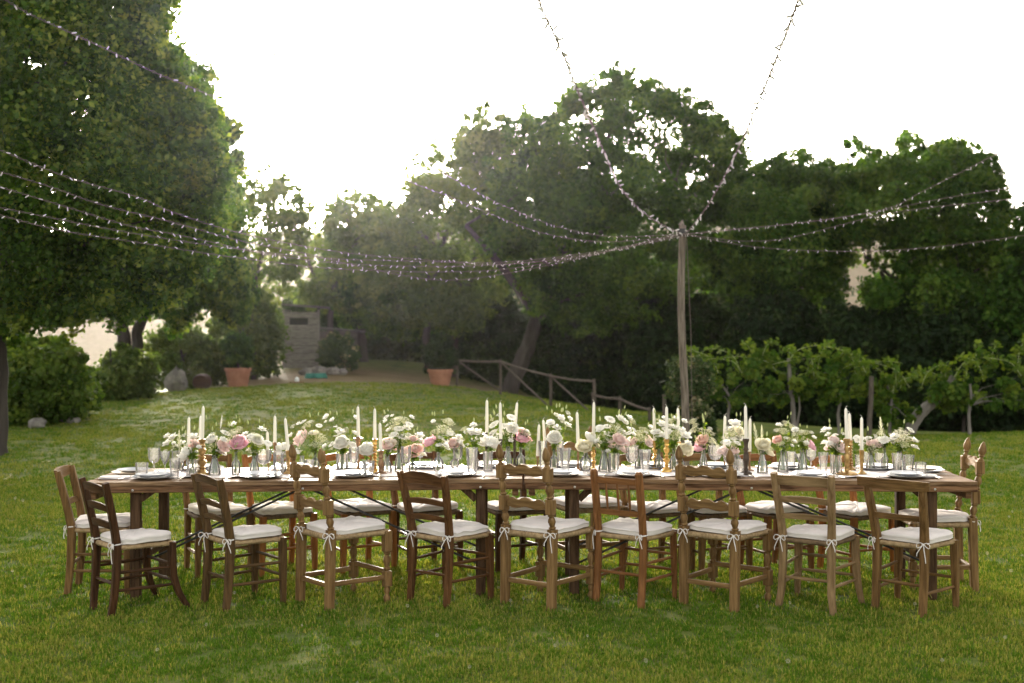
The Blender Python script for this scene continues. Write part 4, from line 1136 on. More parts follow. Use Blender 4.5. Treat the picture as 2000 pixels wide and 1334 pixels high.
def turned(m, segs, at, top):
    """lathe segments and square blocks stacked along the straight line at->top; segs: (kind, t0, t1, size)"""
    at, top = Vector(at), Vector(top); ax = top - at; Lh = ax.length; d = ax.normalized()
    rot = d.to_track_quat('Z', 'Y').to_matrix()
    for kind, z0, z1, r_ in segs:
        a_ = at + d * z0; h = z1 - z0
        if kind == 'block':
            m.box(a_ + d * (h / 2), (r_ * 2, r_ * 2, h), Matrix.Identity(3))
        elif kind == 'vase':
            m.lathe([(r_ * .62, -.004), (r_ * .8, h * .06), (r_ * .95, h * .12), (r_ * .62, h * .2), (r_ * .72, h * .3), (r_ * 1.0, h * .52), (r_ * .86, h * .7), (r_ * .55, h * .84), (r_ * .85, h * .9), (r_ * .9, h * .95), (r_ * .6, h + .004)], 14, a_, d)
        elif kind == 'finial':
            m.lathe([(r_ * .75, -.004), (r_ * .8, h * .04), (r_ * .48, h * .12), (r_ * .46, h * .2), (r_ * .8, h * .25), (r_ * .62, h * .3), (r_ * .95, h * .42), (r_ * 1.0, h * .54), (r_ * .86, h * .7), (r_ * .55, h * .86), (r_ * .22, h * .97), (.001, h)], 14, a_, d)
        elif kind == 'foot':
            m.lathe([(r_ * .55, 0), (r_ * .8, h * .15), (r_ * .9, h * .35), (r_ * .5, h * .55), (r_ * .75, h * .7), (r_ * .8, h * .8), (r_ * .55, h + .004)], 14, a_, d)

def chair_carved(lab, seed, cush='linen'):
    c = dict(sh=.465, H=1.01, wr=.36, wf=.40, dp=.40, splay=.0, lean=.07, cush=cush, rush='rush', roll=.019)
    w_ = 'carved'; root = tag(empty('finial_chair'), lab, 'chair')
    sh, wr, wf, dp = c['sh'], c['wr'], c['wf'], c['dp']
    for sx in (-1, 1):
        foot = Vector((sx * wr / 2, -dp / 2 - .012, 0)); seatp = Vector((sx * wr / 2, -dp / 2, .50)); top = Vector((sx * wr / 2, -dp / 2 - .075, 1.015))
        m = MB(); m.sweep([foot, foot.lerp(seatp, .5), seatp], [.0255, .0275, .0275], side=(1, 0, 0), sq=True)
        up = (top - seatp)
        turned(m, [('vase', 0, .095, .025), ('block', .095, .190, .0265), ('vase', .190, .300, .025), ('block', .300, .388, .0265), ('finial', .388, .520, .026)], seatp, top)
        m.build('back_post', M[w_ + 'z'], root)
        m = MB(); f0 = Vector((sx * wf / 2, dp / 2, 0)); f1 = f0 + Vector((0, 0, .46))
        turned(m, [('foot', 0, .105, .025), ('block', .105, .205, .0255), ('vase', .205, .328, .025), ('block', .328, .462, .0265)], f0, f1); m.build('front_leg', M[w_ + 'z'], root)
    lean = .075 / .515
    for z0, z1 in ((.622, .690), (.832, .900)):
        m = MB()
        hi = lambda u: z1 - .030 * abs(u) ** 2.2 + (.012 * math.cos(u * 9.5) if abs(u) > .12 else .004) - .006
        lo = lambda u: z0 + .006 * math.cos(u * 6)
        m.slat(-wr / 2 + .015, wr / 2 - .015, lo, hi, -dp / 2, .018, .010, lean, .50, 25); m.build('slat', M[w_ + 'x'], root)
    def bar(a_, b_, ax):
        m = MB(); m.sweep([a_, b_], .010, .015, side=(0, 0, 1) if ax == 'n' else ((0, 1, 0) if ax == 'x' else (1, 0, 0)), sq=True); m.build('stretcher', M[w_ + ax], root)
    yR, yF = -dp / 2 - .008, dp / 2
    bar(Vector((-wr / 2, yR, .155)), Vector((wr / 2, yR, .155)), 'x')
    bar(Vector((-wf / 2, yF, .20)), Vector((wf / 2, yF, .20)), 'x')
    for sx in (-1, 1): bar(Vector((sx * wr / 2, yR, .165)), Vector((sx * wf / 2, yF, .165)), 'y')
    seat_parts(root, c, seed)
    root['_w'] = wr; root['_d'] = dp
    return root, c

ST = [('l', .16), ('l', .27), ('t', .16), ('t', .27), ('f', .19), ('f', .29), ('r', .20)]
base = dict(sh=.435, H=.83, wr=.315, wf=.375, dp=.345, splay=.028, lean=.085, stretch=ST)
def spec(**k): d = dict(base); d.update(k); return d
def place(root, c, RRx, RRy, th):
    th = R(th); Fv = Vector((math.sin(th), math.cos(th), 0)); Sv = Vector((math.cos(th), -math.sin(th), 0))
    p = Vector((RRx, RRy, 0)) - Sv * (c['wr'] / 2) + Fv * (c['dp'] / 2)
    root.location = (p.x, p.y, g(p.x, p.y) - .004); root.rotation_euler = (0, 0, -th)
def place_c(root, x, y, th):
    root.location = (x, y, g(x, y) - .004); root.rotation_euler = (0, 0, -R(th))

c = spec(wood='dark', sabre=.10, foot=-.02, rush='rush', slats=[(.755, .80, .022, .02), (.645, .685, .018, .02), (.535, .575, .016, .018)])
place(chair_plain('darkest brown ladder-back with flared curved legs, outermost on the near side', c, 1), c, -2.42, 7.84, 50)
c = spec(wood='olive', slats=[(.775, .815, .030, .02), (.635, .665, .026, .02), (.545, .572, .024, .018)], post=.018)
place(chair_plain('dark olive-brown ladder-back with arched top, second from left on the near side', c, 2), c, -1.75, 7.95, 52)
ch, c = chair_carved('carved finial chair third from left on the near side', 3); place(ch, c, -1.12, 7.92, 51)
c = spec(wood='walnut', H=.835, splay=.035, slats=[(.755, .815, .036, .022), (.632, .662, .020, .02), (.530, .560, .018, .018)], rush='rush')
place(chair_plain('dark walnut ladder-back with rounded arched crest, between two finial chairs', c, 4), c, -.39, 7.98, 40)
ch, c = chair_carved('carved finial chair in front of the joint between the tables', 5); place(ch, c, .25, 7.90, 37)
c = spec(wood='spindle', H=.84, sh=.44, round=True, post=.0205, splay=.0, lean=.055, wr=.33, slats=[(.765, .805, .0, .006), (.565, .600, .0, .006)], spindles=(.598, .768, 3), puff=1.1)
place(chair_plain('reddish chair with round posts and thin spindles on the near side', c, 6, 'spindle_chair'), c, .82, 8.00, 36)
ch, c = chair_carved('carved finial chair between the spindle chair and the pale ladder-back', 7); place(ch, c, 1.38, 7.91, 38)
c = spec(wood='pale', H=.86, sh=.445, foot=.022, sabre=.05, rush='rushdark', slats=[(.785, .845, .004, .016), (.672, .708, .014, .02), (.570, .602, .008, .018)], post=.0175)
place(chair_plain('pale greyish ladder-back with splayed feet, second from right on the near side', c, 8), c, 1.97, 7.89, 34)
c = spec(wood='mid', H=.80, sh=.44, board=(.775, .845, .055), slats=[(.585, .622, .0, .014)], stretch=[('l', .14), ('t', .14), ('f', .20), ('r', .19), ('l', .25)], post=.019)
place(chair_plain('brown chair with one broad overhanging top rail, rightmost on the near side', c, 9, 'broad_rail_chair'), c, 2.53, 7.85, 44)
c = spec(wood='mid', H=.825, board=(.765, .835, .010), slats=[(.585, .620, .004, .014)], sh=.445, rush='rush', post=.018, wf=.40, dp=.37)
ch = chair_plain('plain brown chair standing at the left head of the tables', c, 10, 'head_chair'); place(ch, c, -2.93, 8.52, 84)
ch, c = chair_carved('carved finial chair standing at the right head of the tables', 11); place(ch, c, 3.13, 8.99, -86)
# far side, facing the camera
far = [(420, 'mid', 'honey ladder-back', 148), (545, 'honey', '', 150), (700, 'honey', '', 150), (830, 'walnut', '', 152), (1003, 'dark', '', 156), (1145, 'C', '', 156), (1283, 'mid', '', 156), (1395, 'mid', '', 158), (1515, 'spindle', '', 154), (1675, 'honey', '', 150)]
words = ['first', 'second', 'third', 'fourth', 'fifth', 'sixth', 'seventh', 'eighth', 'ninth', 'tenth']
tone = dict(mid='brown', honey='honey coloured', walnut='dark walnut', dark='very dark', spindle='reddish brown')
for i, (px, wd, _, th) in enumerate(far):
    y = 9.30 + random.uniform(-.03, .04); x = (px - CX) / F * (y - .05)
    if wd == 'C':
        ch, c = chair_carved('finial chair with turned front leg on the far side of the table', 20 + i)
    else:
        c = spec(wood=wd, cush='ivory' if i in (0, 1, 5) else 'linen', H=.82 + .01 * (i % 3), slats=[(.765, .812, .012, .02), (.60, .64, .014, .02)], rush='rushdark', puff=1.05)
        ch = chair_plain('%s ladder-back chair, %s from left on the far side' % (tone[wd], words[i]), c, 20 + i)
    place_c(ch, x, y, th)

# ------------------------------------------------------------------ place settings
def ty(px, py):
    """depth on the table top for a thing whose base shows at that row"""
    y = 8.7
    for _ in range(4):
        x = (px - CX) / F * y; y = (CH - ztop(x) - .004) * F / (py - HY)
    return min(max(y, 8.37), 9.0)
def at_table(px, py, lift=.006):
    y = ty(px, py); x = (px - CX) / F * y
    return Vector((x, y, ztop(x) + lift))
def plate_mesh(name, Rr, mat, h=.018):
    m = MB(); m.lathe([(.001, .003), (Rr * .62, .003), (Rr * .66, 0), (Rr * .72, .002), (Rr * .97, h * .86), (Rr, h * .95), (Rr * .995, h), (Rr * .95, h * .95), (Rr * .70, h * .42), (Rr * .64, h * .34), (.001, h * .32)], 40, cap=False)
    return m.mesh(name, mat, 50)
CHARGER = plate_mesh('charger', .140, M['greychina']); CHARW = plate_mesh('charger', .140, M['china']); CHARS = plate_mesh('charger', .145, M['strawplate'])
DINNER = plate_mesh('dinner_plate', .112, M['china'], .016); DING = plate_mesh('dinner_plate', .112, M['greychina'], .016)
def fork_mesh():
    m = MB(); m.sweep([(0, -.095, .004), (0, -.03, .003), (0, .02, .004), (0, .045, .006)], [.0055, .0035, .003, .009], [.0013] * 4, n=6, side=(1, 0, 0))
    for k in (-1.5, -.5, .5, 1.5): m.sweep([(k * .0052, .043, .006), (k * .0052, .070, .004), (k * .005, .094, .007)], [.0016, .0015, .0008], n=5)
    return m.mesh('fork', M['cutlery'])
def knife_mesh():
    m = MB(); m.sweep([(0, -.11, .004), (0, -.06, .005), (0, -.02, .004)], [.0065, .007, .005], [.003, .0032, .002], n=6, side=(1, 0, 0))
    m.sweep([(0, -.022, .004), (.001, .03, .004), (.002, .08, .004), (.005, .105, .004)], [.006, .009, .009, .002], [.0009] * 4, n=6, side=(1, 0, 0))
    return m.mesh('knife', M['cutlery'])
FORK, KNIFE = fork_mesh(), knife_mesh()
near = [(298, 0), (508, 0), (686, 1), (889, 1), (1098, 1), (1238, 1), (1412, 1), (1584, 1), (1771, 0)]
side_lab = ['leftmost', 'second', 'third', 'fourth', 'fifth', 'sixth', 'seventh', 'eighth', 'last']
def setting(x, y, where, ch_me, pl_me, chc, plc, rz=0.0, cut=True):
    z = ztop(x)
    o = link('charger_plate', ch_me, None, (x, y, z + .005), (0, 0, rz)); tag(o, '%s charger plate at %s' % (chc, where), 'plate', 'charger plates')
    o = link('dinner_plate', pl_me, None, (x + random.uniform(-.004, .004), y, z + .005 + .0165), (0, 0, rz)); tag(o, '%s dinner plate stacked on the charger at %s' % (plc, where), 'plate', 'dinner plates')
    if cut:
        c_, s_ = math.cos(rz), math.sin(rz)
        for nm, me_, dx, tilt in (('fork', FORK, -.185, -.25), ('knife', KNIFE, .185, .12)):
            o = link(nm, me_, None, (x + dx * c_, y + dx * s_, z + .007), (0, 0, rz + tilt + random.uniform(-.1, .1))); tag(o, 'pale metal %s beside the plates at %s' % (nm, where), nm, nm + 's on the table')
for i, (px, wh) in enumerate(near):
    y = 8.455 + random.uniform(-.008, .01); x = (px - CX) / F * (y - .02)
    setting(x, y, ('the %s near-side setting' if i in (0, 8) else 'the %s near-side setting from left') % side_lab[i], CHARW if wh else CHARGER, DINNER, 'white' if wh else 'grey', 'white')
for i, px in enumerate((398, 570, 690, 830, 958, 1118, 1272, 1402, 1540, 1712)):
    y = 8.945; x = (px - CX) / F * y
    setting(x, y, 'the %s far-side setting from left' % words[i], CHARGER, DINNER, 'grey', 'white', math.pi, cut=(i % 2 == 0))
setting(-2.585, 8.74, 'the left head of the tables', CHARS, DING, 'straw coloured', 'grey', -math.pi / 2)
setting(2.83, 8.80, 'the right head of the tables', CHARGER, plate_mesh('dinner_plate', .118, M['strawplate'], .016), 'grey', 'straw coloured', math.pi / 2)
def napkin(lab, x, y, rz, seed):
    m = MB(); n = 10; rr = random.Random(seed)
    for lay in range(3):
        st = len(m.v)
        for i in range(n):
            for j in range(5):
                u, v = i / (n - 1), j / 4
                m.v.append(((u - .5) * (.20 - .004 * lay) + .004 * math.sin(v * 5 + lay), (v - .5) * (.10 - .004 * lay) + .004 * math.sin(u * 9 + lay), .0045 * lay + .002 + .0022 * math.sin(u * 8 + lay) * math.sin(v * 5 + seed)))
        for i in range(n - 1):
            for j in range(4):
                a0 = st + i * 5 + j; m.f.append((a0, a0 + 5, a0 + 6, a0 + 1))
        if lay:
            for i in range(n - 1):
                a0 = st + i * 5; b0 = a0 - n * 5; m.f.append((b0, b0 + 5, a0 + 5, a0))
    tag(m.build('napkin', M['napkin'], loc=(x, y, ztop(x) + .006), rot=(0, 0, rz), smooth=60), lab, 'napkin', 'folded napkins')
napkin('folded linen napkin at the left head of the tables', -2.63, 8.49, .15, 1)
napkin('folded linen napkin at the right head of the tables', 2.72, 8.50, -.35, 2)

# ------------------------------------------------------------------ glasses
def glass_obj(kind, h, w_, name, parent=None):
    r_ = w_ / 2; t_ = .0022
    def shell(pr): return pr + [(max(.001, a_ - t_), b_ + (0.004 if i_ == len(pr) - 1 else 0)) for i_, (a_, b_) in reversed(list(enumerate(pr)))]
    if kind in ('tumbler', 'tall', 'flare'):
        k0 = dict(tumbler=.90, tall=.72, flare=.58)[kind]
        pr = [(.001, 0), (r_ * k0, 0), (r_ * k0, .006), (r_ * (k0 + (1 - k0) * .35), h * .45), (r_ * (k0 + (1 - k0) * .8), h * .85), (r_, h)]
        inn = [(r_ - t_, h), (r_ * (k0 + (1 - k0) * .8) - t_, h * .85), (r_ * (k0 + (1 - k0) * .35) - t_, h * .45), (r_ * k0 - t_, .014), (.001, .013)]
        m = MB(); m.lathe(pr + inn, 36, rib=.035, ribn=12, cap=False); me_ = m.mesh(name, M['crystal'], 25)
        return [('', me_)]
    if kind == 'jug':
        pr = [(.001, 0), (r_ * .8, 0), (r_ * .85, h * .1), (r_, h * .45), (r_ * .95, h * .8), (r_ * 1.05, h)]
        inn = [(r_ * 1.05 - t_, h), (r_ * .95 - t_, h * .8), (r_ - t_, h * .45), (r_ * .8, h * .1), (.001, h * .08)]
        m = MB(); m.lathe(pr + inn, 36, rib=.03, ribn=12, cap=False); a_ = m.mesh('body', M['crystal'], 25)
        m = MB(); m.sweep([(r_ * .95, 0, h * .82), (r_ * 1.5, 0, h * .85), (r_ * 1.7, 0, h * .6), (r_ * 1.4, 0, h * .35), (r_ * .95, 0, h * .3)], .004, n=8, side=(0, 1, 0)); b_ = m.mesh('handle', M['crystal'])
        return [('body', a_), ('handle', b_)]
    sb_ = .36 if kind == 'goblet' else .46
    if kind == 'goblet': bowl = [(.005, h * sb_), (r_ * .62, h * (sb_ + .06)), (r_ * .92, h * .58), (r_ * .98, h * .74), (r_ * .96, h * .9), (r_, h)]
    else: bowl = [(.004, h * sb_), (r_ * .35, h * (sb_ + .05)), (r_ * .68, h * .68), (r_ * .9, h * .85), (r_, h)]
    inn = [(max(.001, a_ - t_), b_ + (.003 if k < 2 else 0)) for k, (a_, b_) in enumerate(bowl)][::-1]
    m = MB(); m.lathe(bowl + inn, 36, rib=.03 if kind == 'goblet' else .015, ribn=12, cap=False); a_ = m.mesh('bowl', M['crystal'], 25)
    m = MB(); m.lathe([(.006, .006), (.0045, h * .12), (.0075, h * .22), (.0045, h * .28), (.006, h * (sb_ + .005))], 12); b_ = m.mesh('stem', M['crystal'])
    m = MB(); m.lathe([(.001, .001), (r_ * .82, 0), (r_ * .82, .0025), (r_ * .3, .005), (.006, .010)], 28, cap=False); c_ = m.mesh('foot', M['crystal'])
    return [('bowl', a_), ('stem', b_), ('foot', c_)]
GL = [ # kind, px, base row, top row, width px, where
    ('tumbler', 277, 932, 904, 25, 'short cut tumbler behind the leftmost near plate'), ('goblet', 301, 922, 876, 24, 'large cut goblet at the leftmost near setting'),
    ('wine', 322, 929, 882, 21, 'slim wine glass right of the large goblet at the leftmost near setting'), ('goblet', 346, 922, 881, 22, 'cut goblet before the leftmost white flowers'),
    ('tall', 341, 934, 896, 21, 'tall cut tumbler below the leftmost white flowers'), ('goblet', 515, 924, 879, 31, 'wide faceted goblet behind the second near plate'),
    ('jug', 544, 928, 884, 21, 'little cut glass jug with handle below the white peony'), ('tall', 605, 920, 898, 17, 'tall tumbler behind the third near chair'),
    ('goblet', 691, 925, 874, 20, 'pale goblet left of the second white peony'), ('tall', 720, 931, 901, 24, 'tall ridged tumbler below the second white peony'),
    ('goblet', 793, 928, 872, 20, 'goblet left of the coral flowers at the fourth near setting'), ('goblet', 820, 911, 866, 21, 'goblet right of the coral flowers at the fourth near setting'),
    ('goblet', 894, 915, 872, 20, 'goblet in front of the peach flower at the table middle'), ('tall', 922, 927, 875, 24, 'tallest cut tumbler at the table middle'),
    ('tall', 1060, 914, 862, 17, 'slim tall tumbler right behind the pair of short candlesticks'), ('tall', 1094, 914, 862, 15, 'slim tall tumbler behind the finial post at the table middle'),
    ('flare', 1104, 924, 876, 24, 'flared cut tumbler left of the single dark bronze candlestick'), ('goblet', 1234, 922, 874, 24, 'faceted goblet below the pink roses'),
    ('flare', 1260, 925, 879, 24, 'flared faceted vase-like glass left of the gold candlesticks'), ('goblet', 1397, 915, 871, 28, 'widest goblet right of the round pink peony'),
    ('wine', 1420, 921, 886, 18, 'wine glass under the pale pink cluster'), ('tall', 1446, 923, 898, 17, 'tumbler under the pale pink cluster by the finial post'),
    ('tumbler', 1545, 910, 879, 18, 'straight tumbler on the far side between two lace bottles'), ('goblet', 1584, 913, 876, 21, 'goblet below the drooping pink bloom'),
    ('wine', 1561, 909, 882, 16, 'wine glass behind the bottle of lace and drooping pink bloom'), ('flare', 1608, 928, 884, 20, 'flared tumbler left of the pale pink ranunculus'),
    ('tumbler', 1677, 920, 889, 14, 'narrow tumbler right of the thick double candlestick'), ('goblet', 1692, 915, 883, 17, 'goblet behind the last short brass candlestick'),
    ('goblet', 1717, 912, 883, 17, 'goblet under the pale pink bloom near the right end'), ('tall', 1752, 923, 886, 21, 'tall cut tumbler left of the cream lace bunch stems'),
    ('tall', 1775, 926, 889, 22, 'tall cut tumbler right of the cream lace bunch stems'), ('tumbler', 1798, 929, 903, 22, 'short cut tumbler last on the table toward the right end')]
for kind, px, py, pt, w_, lab in GL:
    p = at_table(px, py); s_ = F / p.y
    parts = glass_obj(kind, (py - pt) / s_, w_ / s_, {'tumbler': 'tumbler', 'tall': 'tumbler', 'flare': 'tumbler', 'jug': 'glass_jug', 'goblet': 'goblet', 'wine': 'wine_glass'}[kind])
    nm = {'tumbler': 'tumbler', 'tall': 'tumbler', 'flare': 'tumbler', 'jug': 'glass_jug', 'goblet': 'goblet', 'wine': 'wine_glass'}[kind]
    if len(parts) == 1: o = link(nm, parts[0][1], None, p)
    else:
        o = empty(nm, p, R(-25) if kind == 'jug' else 0)
        for a_, b_ in parts: link(a_, b_, o)
    tag(o, lab, 'jug' if kind == 'jug' else 'glass', 'cut glasses on the table')

# ------------------------------------------------------------------ candles and candlesticks
CN = [ # top px,py ; foot px,py of candle ; stick base row ; style, metal, base width px, words
    (369, 810, 368, 879, 918, 'plain', 'bronze', 20, 'leftmost slim candle behind the white peony'),
    (397, 788, 395, 858, 928, 'ornate', 'brass', 27, 'tallest candle of the leftmost group'),
    (392, 807, 391, 872, 916, 'plain', 'brass', 20, 'shorter candle half hidden behind the tall ornate one'),
    (522, 838, 524, 903, 922, 'plain', 'brass', 14, 'shortest candle behind the wide goblet'),
    (537, 807, 537, 864, 921, 'plain', 'bronze', 20, 'upright candle left of the leaning one'),
    (557, 812, 563, 880, 925, 'flare', 'brass', 21, 'leaning candle by the little jug'),
    (699, 789, 700, 853, 921, 'cup', 'bronze', 19, 'tall candle left of the gold twisted stick'),
    (732, 793, 732, 858, 923, 'twist', 'gold', 20, 'tall candle on the gold twisted stick'),
    (742, 821, 744, 880, 925, 'thick', 'bronze', 24, 'short candle on the stout bronze stick'),
    (951, 776, 951, 845, 915, 'cup', 'darkbronze', 20, 'tallest candle above the middle white peony'),
    (977, 781, 978, 858, 918, 'plain', 'darkbronze', 20, 'slim candle amid the middle white flowers'),
    (1010, 781, 1005, 848, 913, 'plain', 'darkbronze', 20, 'candle leaning beside the hot pink peony'),
    (1053, 824, 1050, 891, 913, 'plain', 'bronze', 16, 'left candle of the short pair'),
    (1061, 815, 1066, 885, 912, 'plain', 'bronze', 15, 'right leaning candle of the short pair'),
    (1127, 800, 1129, 869, 919, 'plain', 'bronze', 19, 'lone candle left of the cream peony'),
    (1160, 780, 1159, 873, 919, 'ornate', 'gold', 15, 'tall candle rising behind the cream peony'),
    (1277, 792, 1279, 861, 916, 'ornate', 'gold', 16, 'left candle of the gold trio before the pole'),
    (1302, 789, 1302, 858, 922, 'ornate', 'gold', 20, 'middle candle of the gold trio before the pole'),
    (1324, 792, 1326, 863, 915, 'ornate', 'gold', 16, 'right candle of the gold trio before the pole'),
    (1416, 807, 1415, 872, 914, 'plain', 'bronze', 18, 'candle behind the pale pink cluster'),
    (1456, 787, 1457, 857, 927, 'thick', 'darkbronze', 24, 'tall candle on the dark stick beside the finial post'),
    (1465, 812, 1464, 882, 919, 'plain', 'bronze', 18, 'candle just right of the tall dark stick'),
    (1652, 792, 1654, 857, 927, 'thick', 'brass', 40, 'tall candle on the widest brass stick'),
    (1659, 802, 1661, 860, 918, 'twist', 'brass', 20, 'candle close behind the widest brass stick'),
    (1683, 810, 1683, 879, 926, 'flare', 'brass', 19, 'last candle toward the right end')]
PROF = {
    'plain': [(1, 0), (1, .03), (.8, .05), (.3, .10), (.22, .2), (.26, .24), (.2, .3), (.22, .5), (.3, .55), (.22, .6), (.24, .85), (.36, .92), (.38, .97), (.38, 1)],
    'ornate': [(1, 0), (1, .04), (.85, .07), (.6, .11), (.35, .16), (.5, .21), (.3, .25), (.58, .32), (.70, .38), (.24, .45), (.5, .49), (.22, .54), (.5, .62), (.62, .70), (.22, .77), (.46, .82), (.24, .88), (.5, .94), (.55, 1)],
    'twist': [(1, 0), (1, .04), (.7, .08), (.4, .13), (.5, .17)] + [(.50 if k % 2 else .22, .20 + k * .05) for k in range(14)] + [(.3, .91), (.48, .95), (.5, 1)],
    'flare': [(1, 0), (1, .03), (.7, .07), (.3, .15), (.24, .22), (.3, .3), (.36, .5), (.44, .75), (.5, .92), (.52, 1)],
    'cup': [(1, 0), (1, .03), (.75, .06), (.36, .12), (.3, .3), (.36, .38), (.28, .45), (.32, .7), (.5, .82), (.62, .90), (1.0, .93), (1.0, .96), (.5, .97), (.5, 1)],
    'thick': [(1, 0), (1, .04), (.8, .07), (.42, .12), (.30, .2), (.40, .28), (.50, .40), (.42, .55), (.28, .64), (.46, .70), (.30, .77), (.36, .88), (.52, .95), (.52, 1)]}
for (tx, tyy, bx, by, base_row, style, metal, bw_, lab) in CN:
    p = at_table(bx, base_row, .005)
    p.x = (bx - CX) / F * p.y
    s_ = F / p.y; h = (base_row - by) / s_; rb_ = bw_ / 2 / s_
    minr = .0125 / rb_
    root = tag(empty('candlestick', p), '%s %s candlestick under the %s' % ({'brass': 'aged brass', 'bronze': 'brown bronze', 'darkbronze': 'dark', 'gold': 'gold'}[metal], {'plain': 'slender', 'ornate': 'ornate', 'twist': 'twisted', 'flare': 'fluted', 'cup': 'wide-cupped', 'thick': 'stout'}[style], lab), 'candlestick', 'candlesticks on the runner')
    pr = [(max(a_ * rb_, .004 if b_ < .88 else .0125) if style != 'thick' else max(a_ * min(rb_, .042) if b_ > .07 else a_ * rb_, .004), b_ * h) for a_, b_ in PROF[style]]
    i1 = next(i for i, q in enumerate(PROF[style]) if q[1] > .1); i2 = next(i for i, q in enumerate(PROF[style]) if q[1] > .9)
    for nm, sl in (('base', pr[:i1 + 1]), ('stem', pr[i1:i2 + 1]), ('cup', pr[i2:])):
        m = MB(); m.lathe([(.001, sl[0][1])] + sl + [(.001, sl[-1][1])], 20, cap=False); m.build(nm, M[metal], root, smooth=50)
    bot = p + Vector((0, 0, h + .001)); top = Vector(((tx - CX) / F * p.y, p.y, CH - (tyy + 5 - HY) / F * p.y))
    ax = top - bot; L = ax.length
    cn = tag(empty('taper_candle', bot), 'ivory taper candle, ' + lab, 'candle', 'ivory taper candles')
    m = MB(); m.lathe([(.001, 0), (.0115, 0), (.0118, L * .1), (.0108, L * .5), (.0092, L * .93), (.0075, L * .965), (.003, L), (.001, L + .001)], 14, (0, 0, 0), ax, cap=False); m.build('wax', M['wax'], cn)
    m = MB(); d_ = ax.normalized(); q = d_ * L; k_ = random.choice((-1, 1)) * .006
    m.sweep([q - d_ * .004, q + d_ * .007, q + d_ * .013 + Vector((k_, 0, 0)), q + d_ * .015 + Vector((k_ * 1.8, 0, 0))], .0013, n=5); m.build('wick', M['wick'], cn)

# ------------------------------------------------------------------ flowers
def petal(m, ang, L, w_, e0, e1, cup=.3, base=(0, 0, 0), r0=.0, nu_=4, nv_=3, ruf=0.0):
    st = len(m.v); ca, sa = math.cos(ang), math.sin(ang)
    rad, z = r0, 0.0
    for i in range(nu_ + 1):
        u = i / nu_
        if i:
            e = e0 + (e1 - e0) * u; rad += math.cos(e) * L / nu_; z += math.sin(e) * L / nu_
        ww = w_ * (math.sin(math.pi * (.12 + .76 * u)) ** .7) * (.55 + .45 * min(1, u * 2.2))
        for j in range(nv_):
            v = -1 + 2 * j / (nv_ - 1)
            rz_ = rad - cup * ww * v * v * .5; t_ = v * ww
            rr = ruf * L * math.sin(7 * v + ang * 3) * u
            m.v.append((base[0] + rz_ * ca - t_ * sa, base[1] + rz_ * sa + t_ * ca, base[2] + z + rr))
    for i in range(nu_):
        for j in range(nv_ - 1):
            a0 = st + i * nv_ + j; m.f.append((a0, a0 + 1, a0 + nv_ + 1, a0 + nv_))
_bl = {}
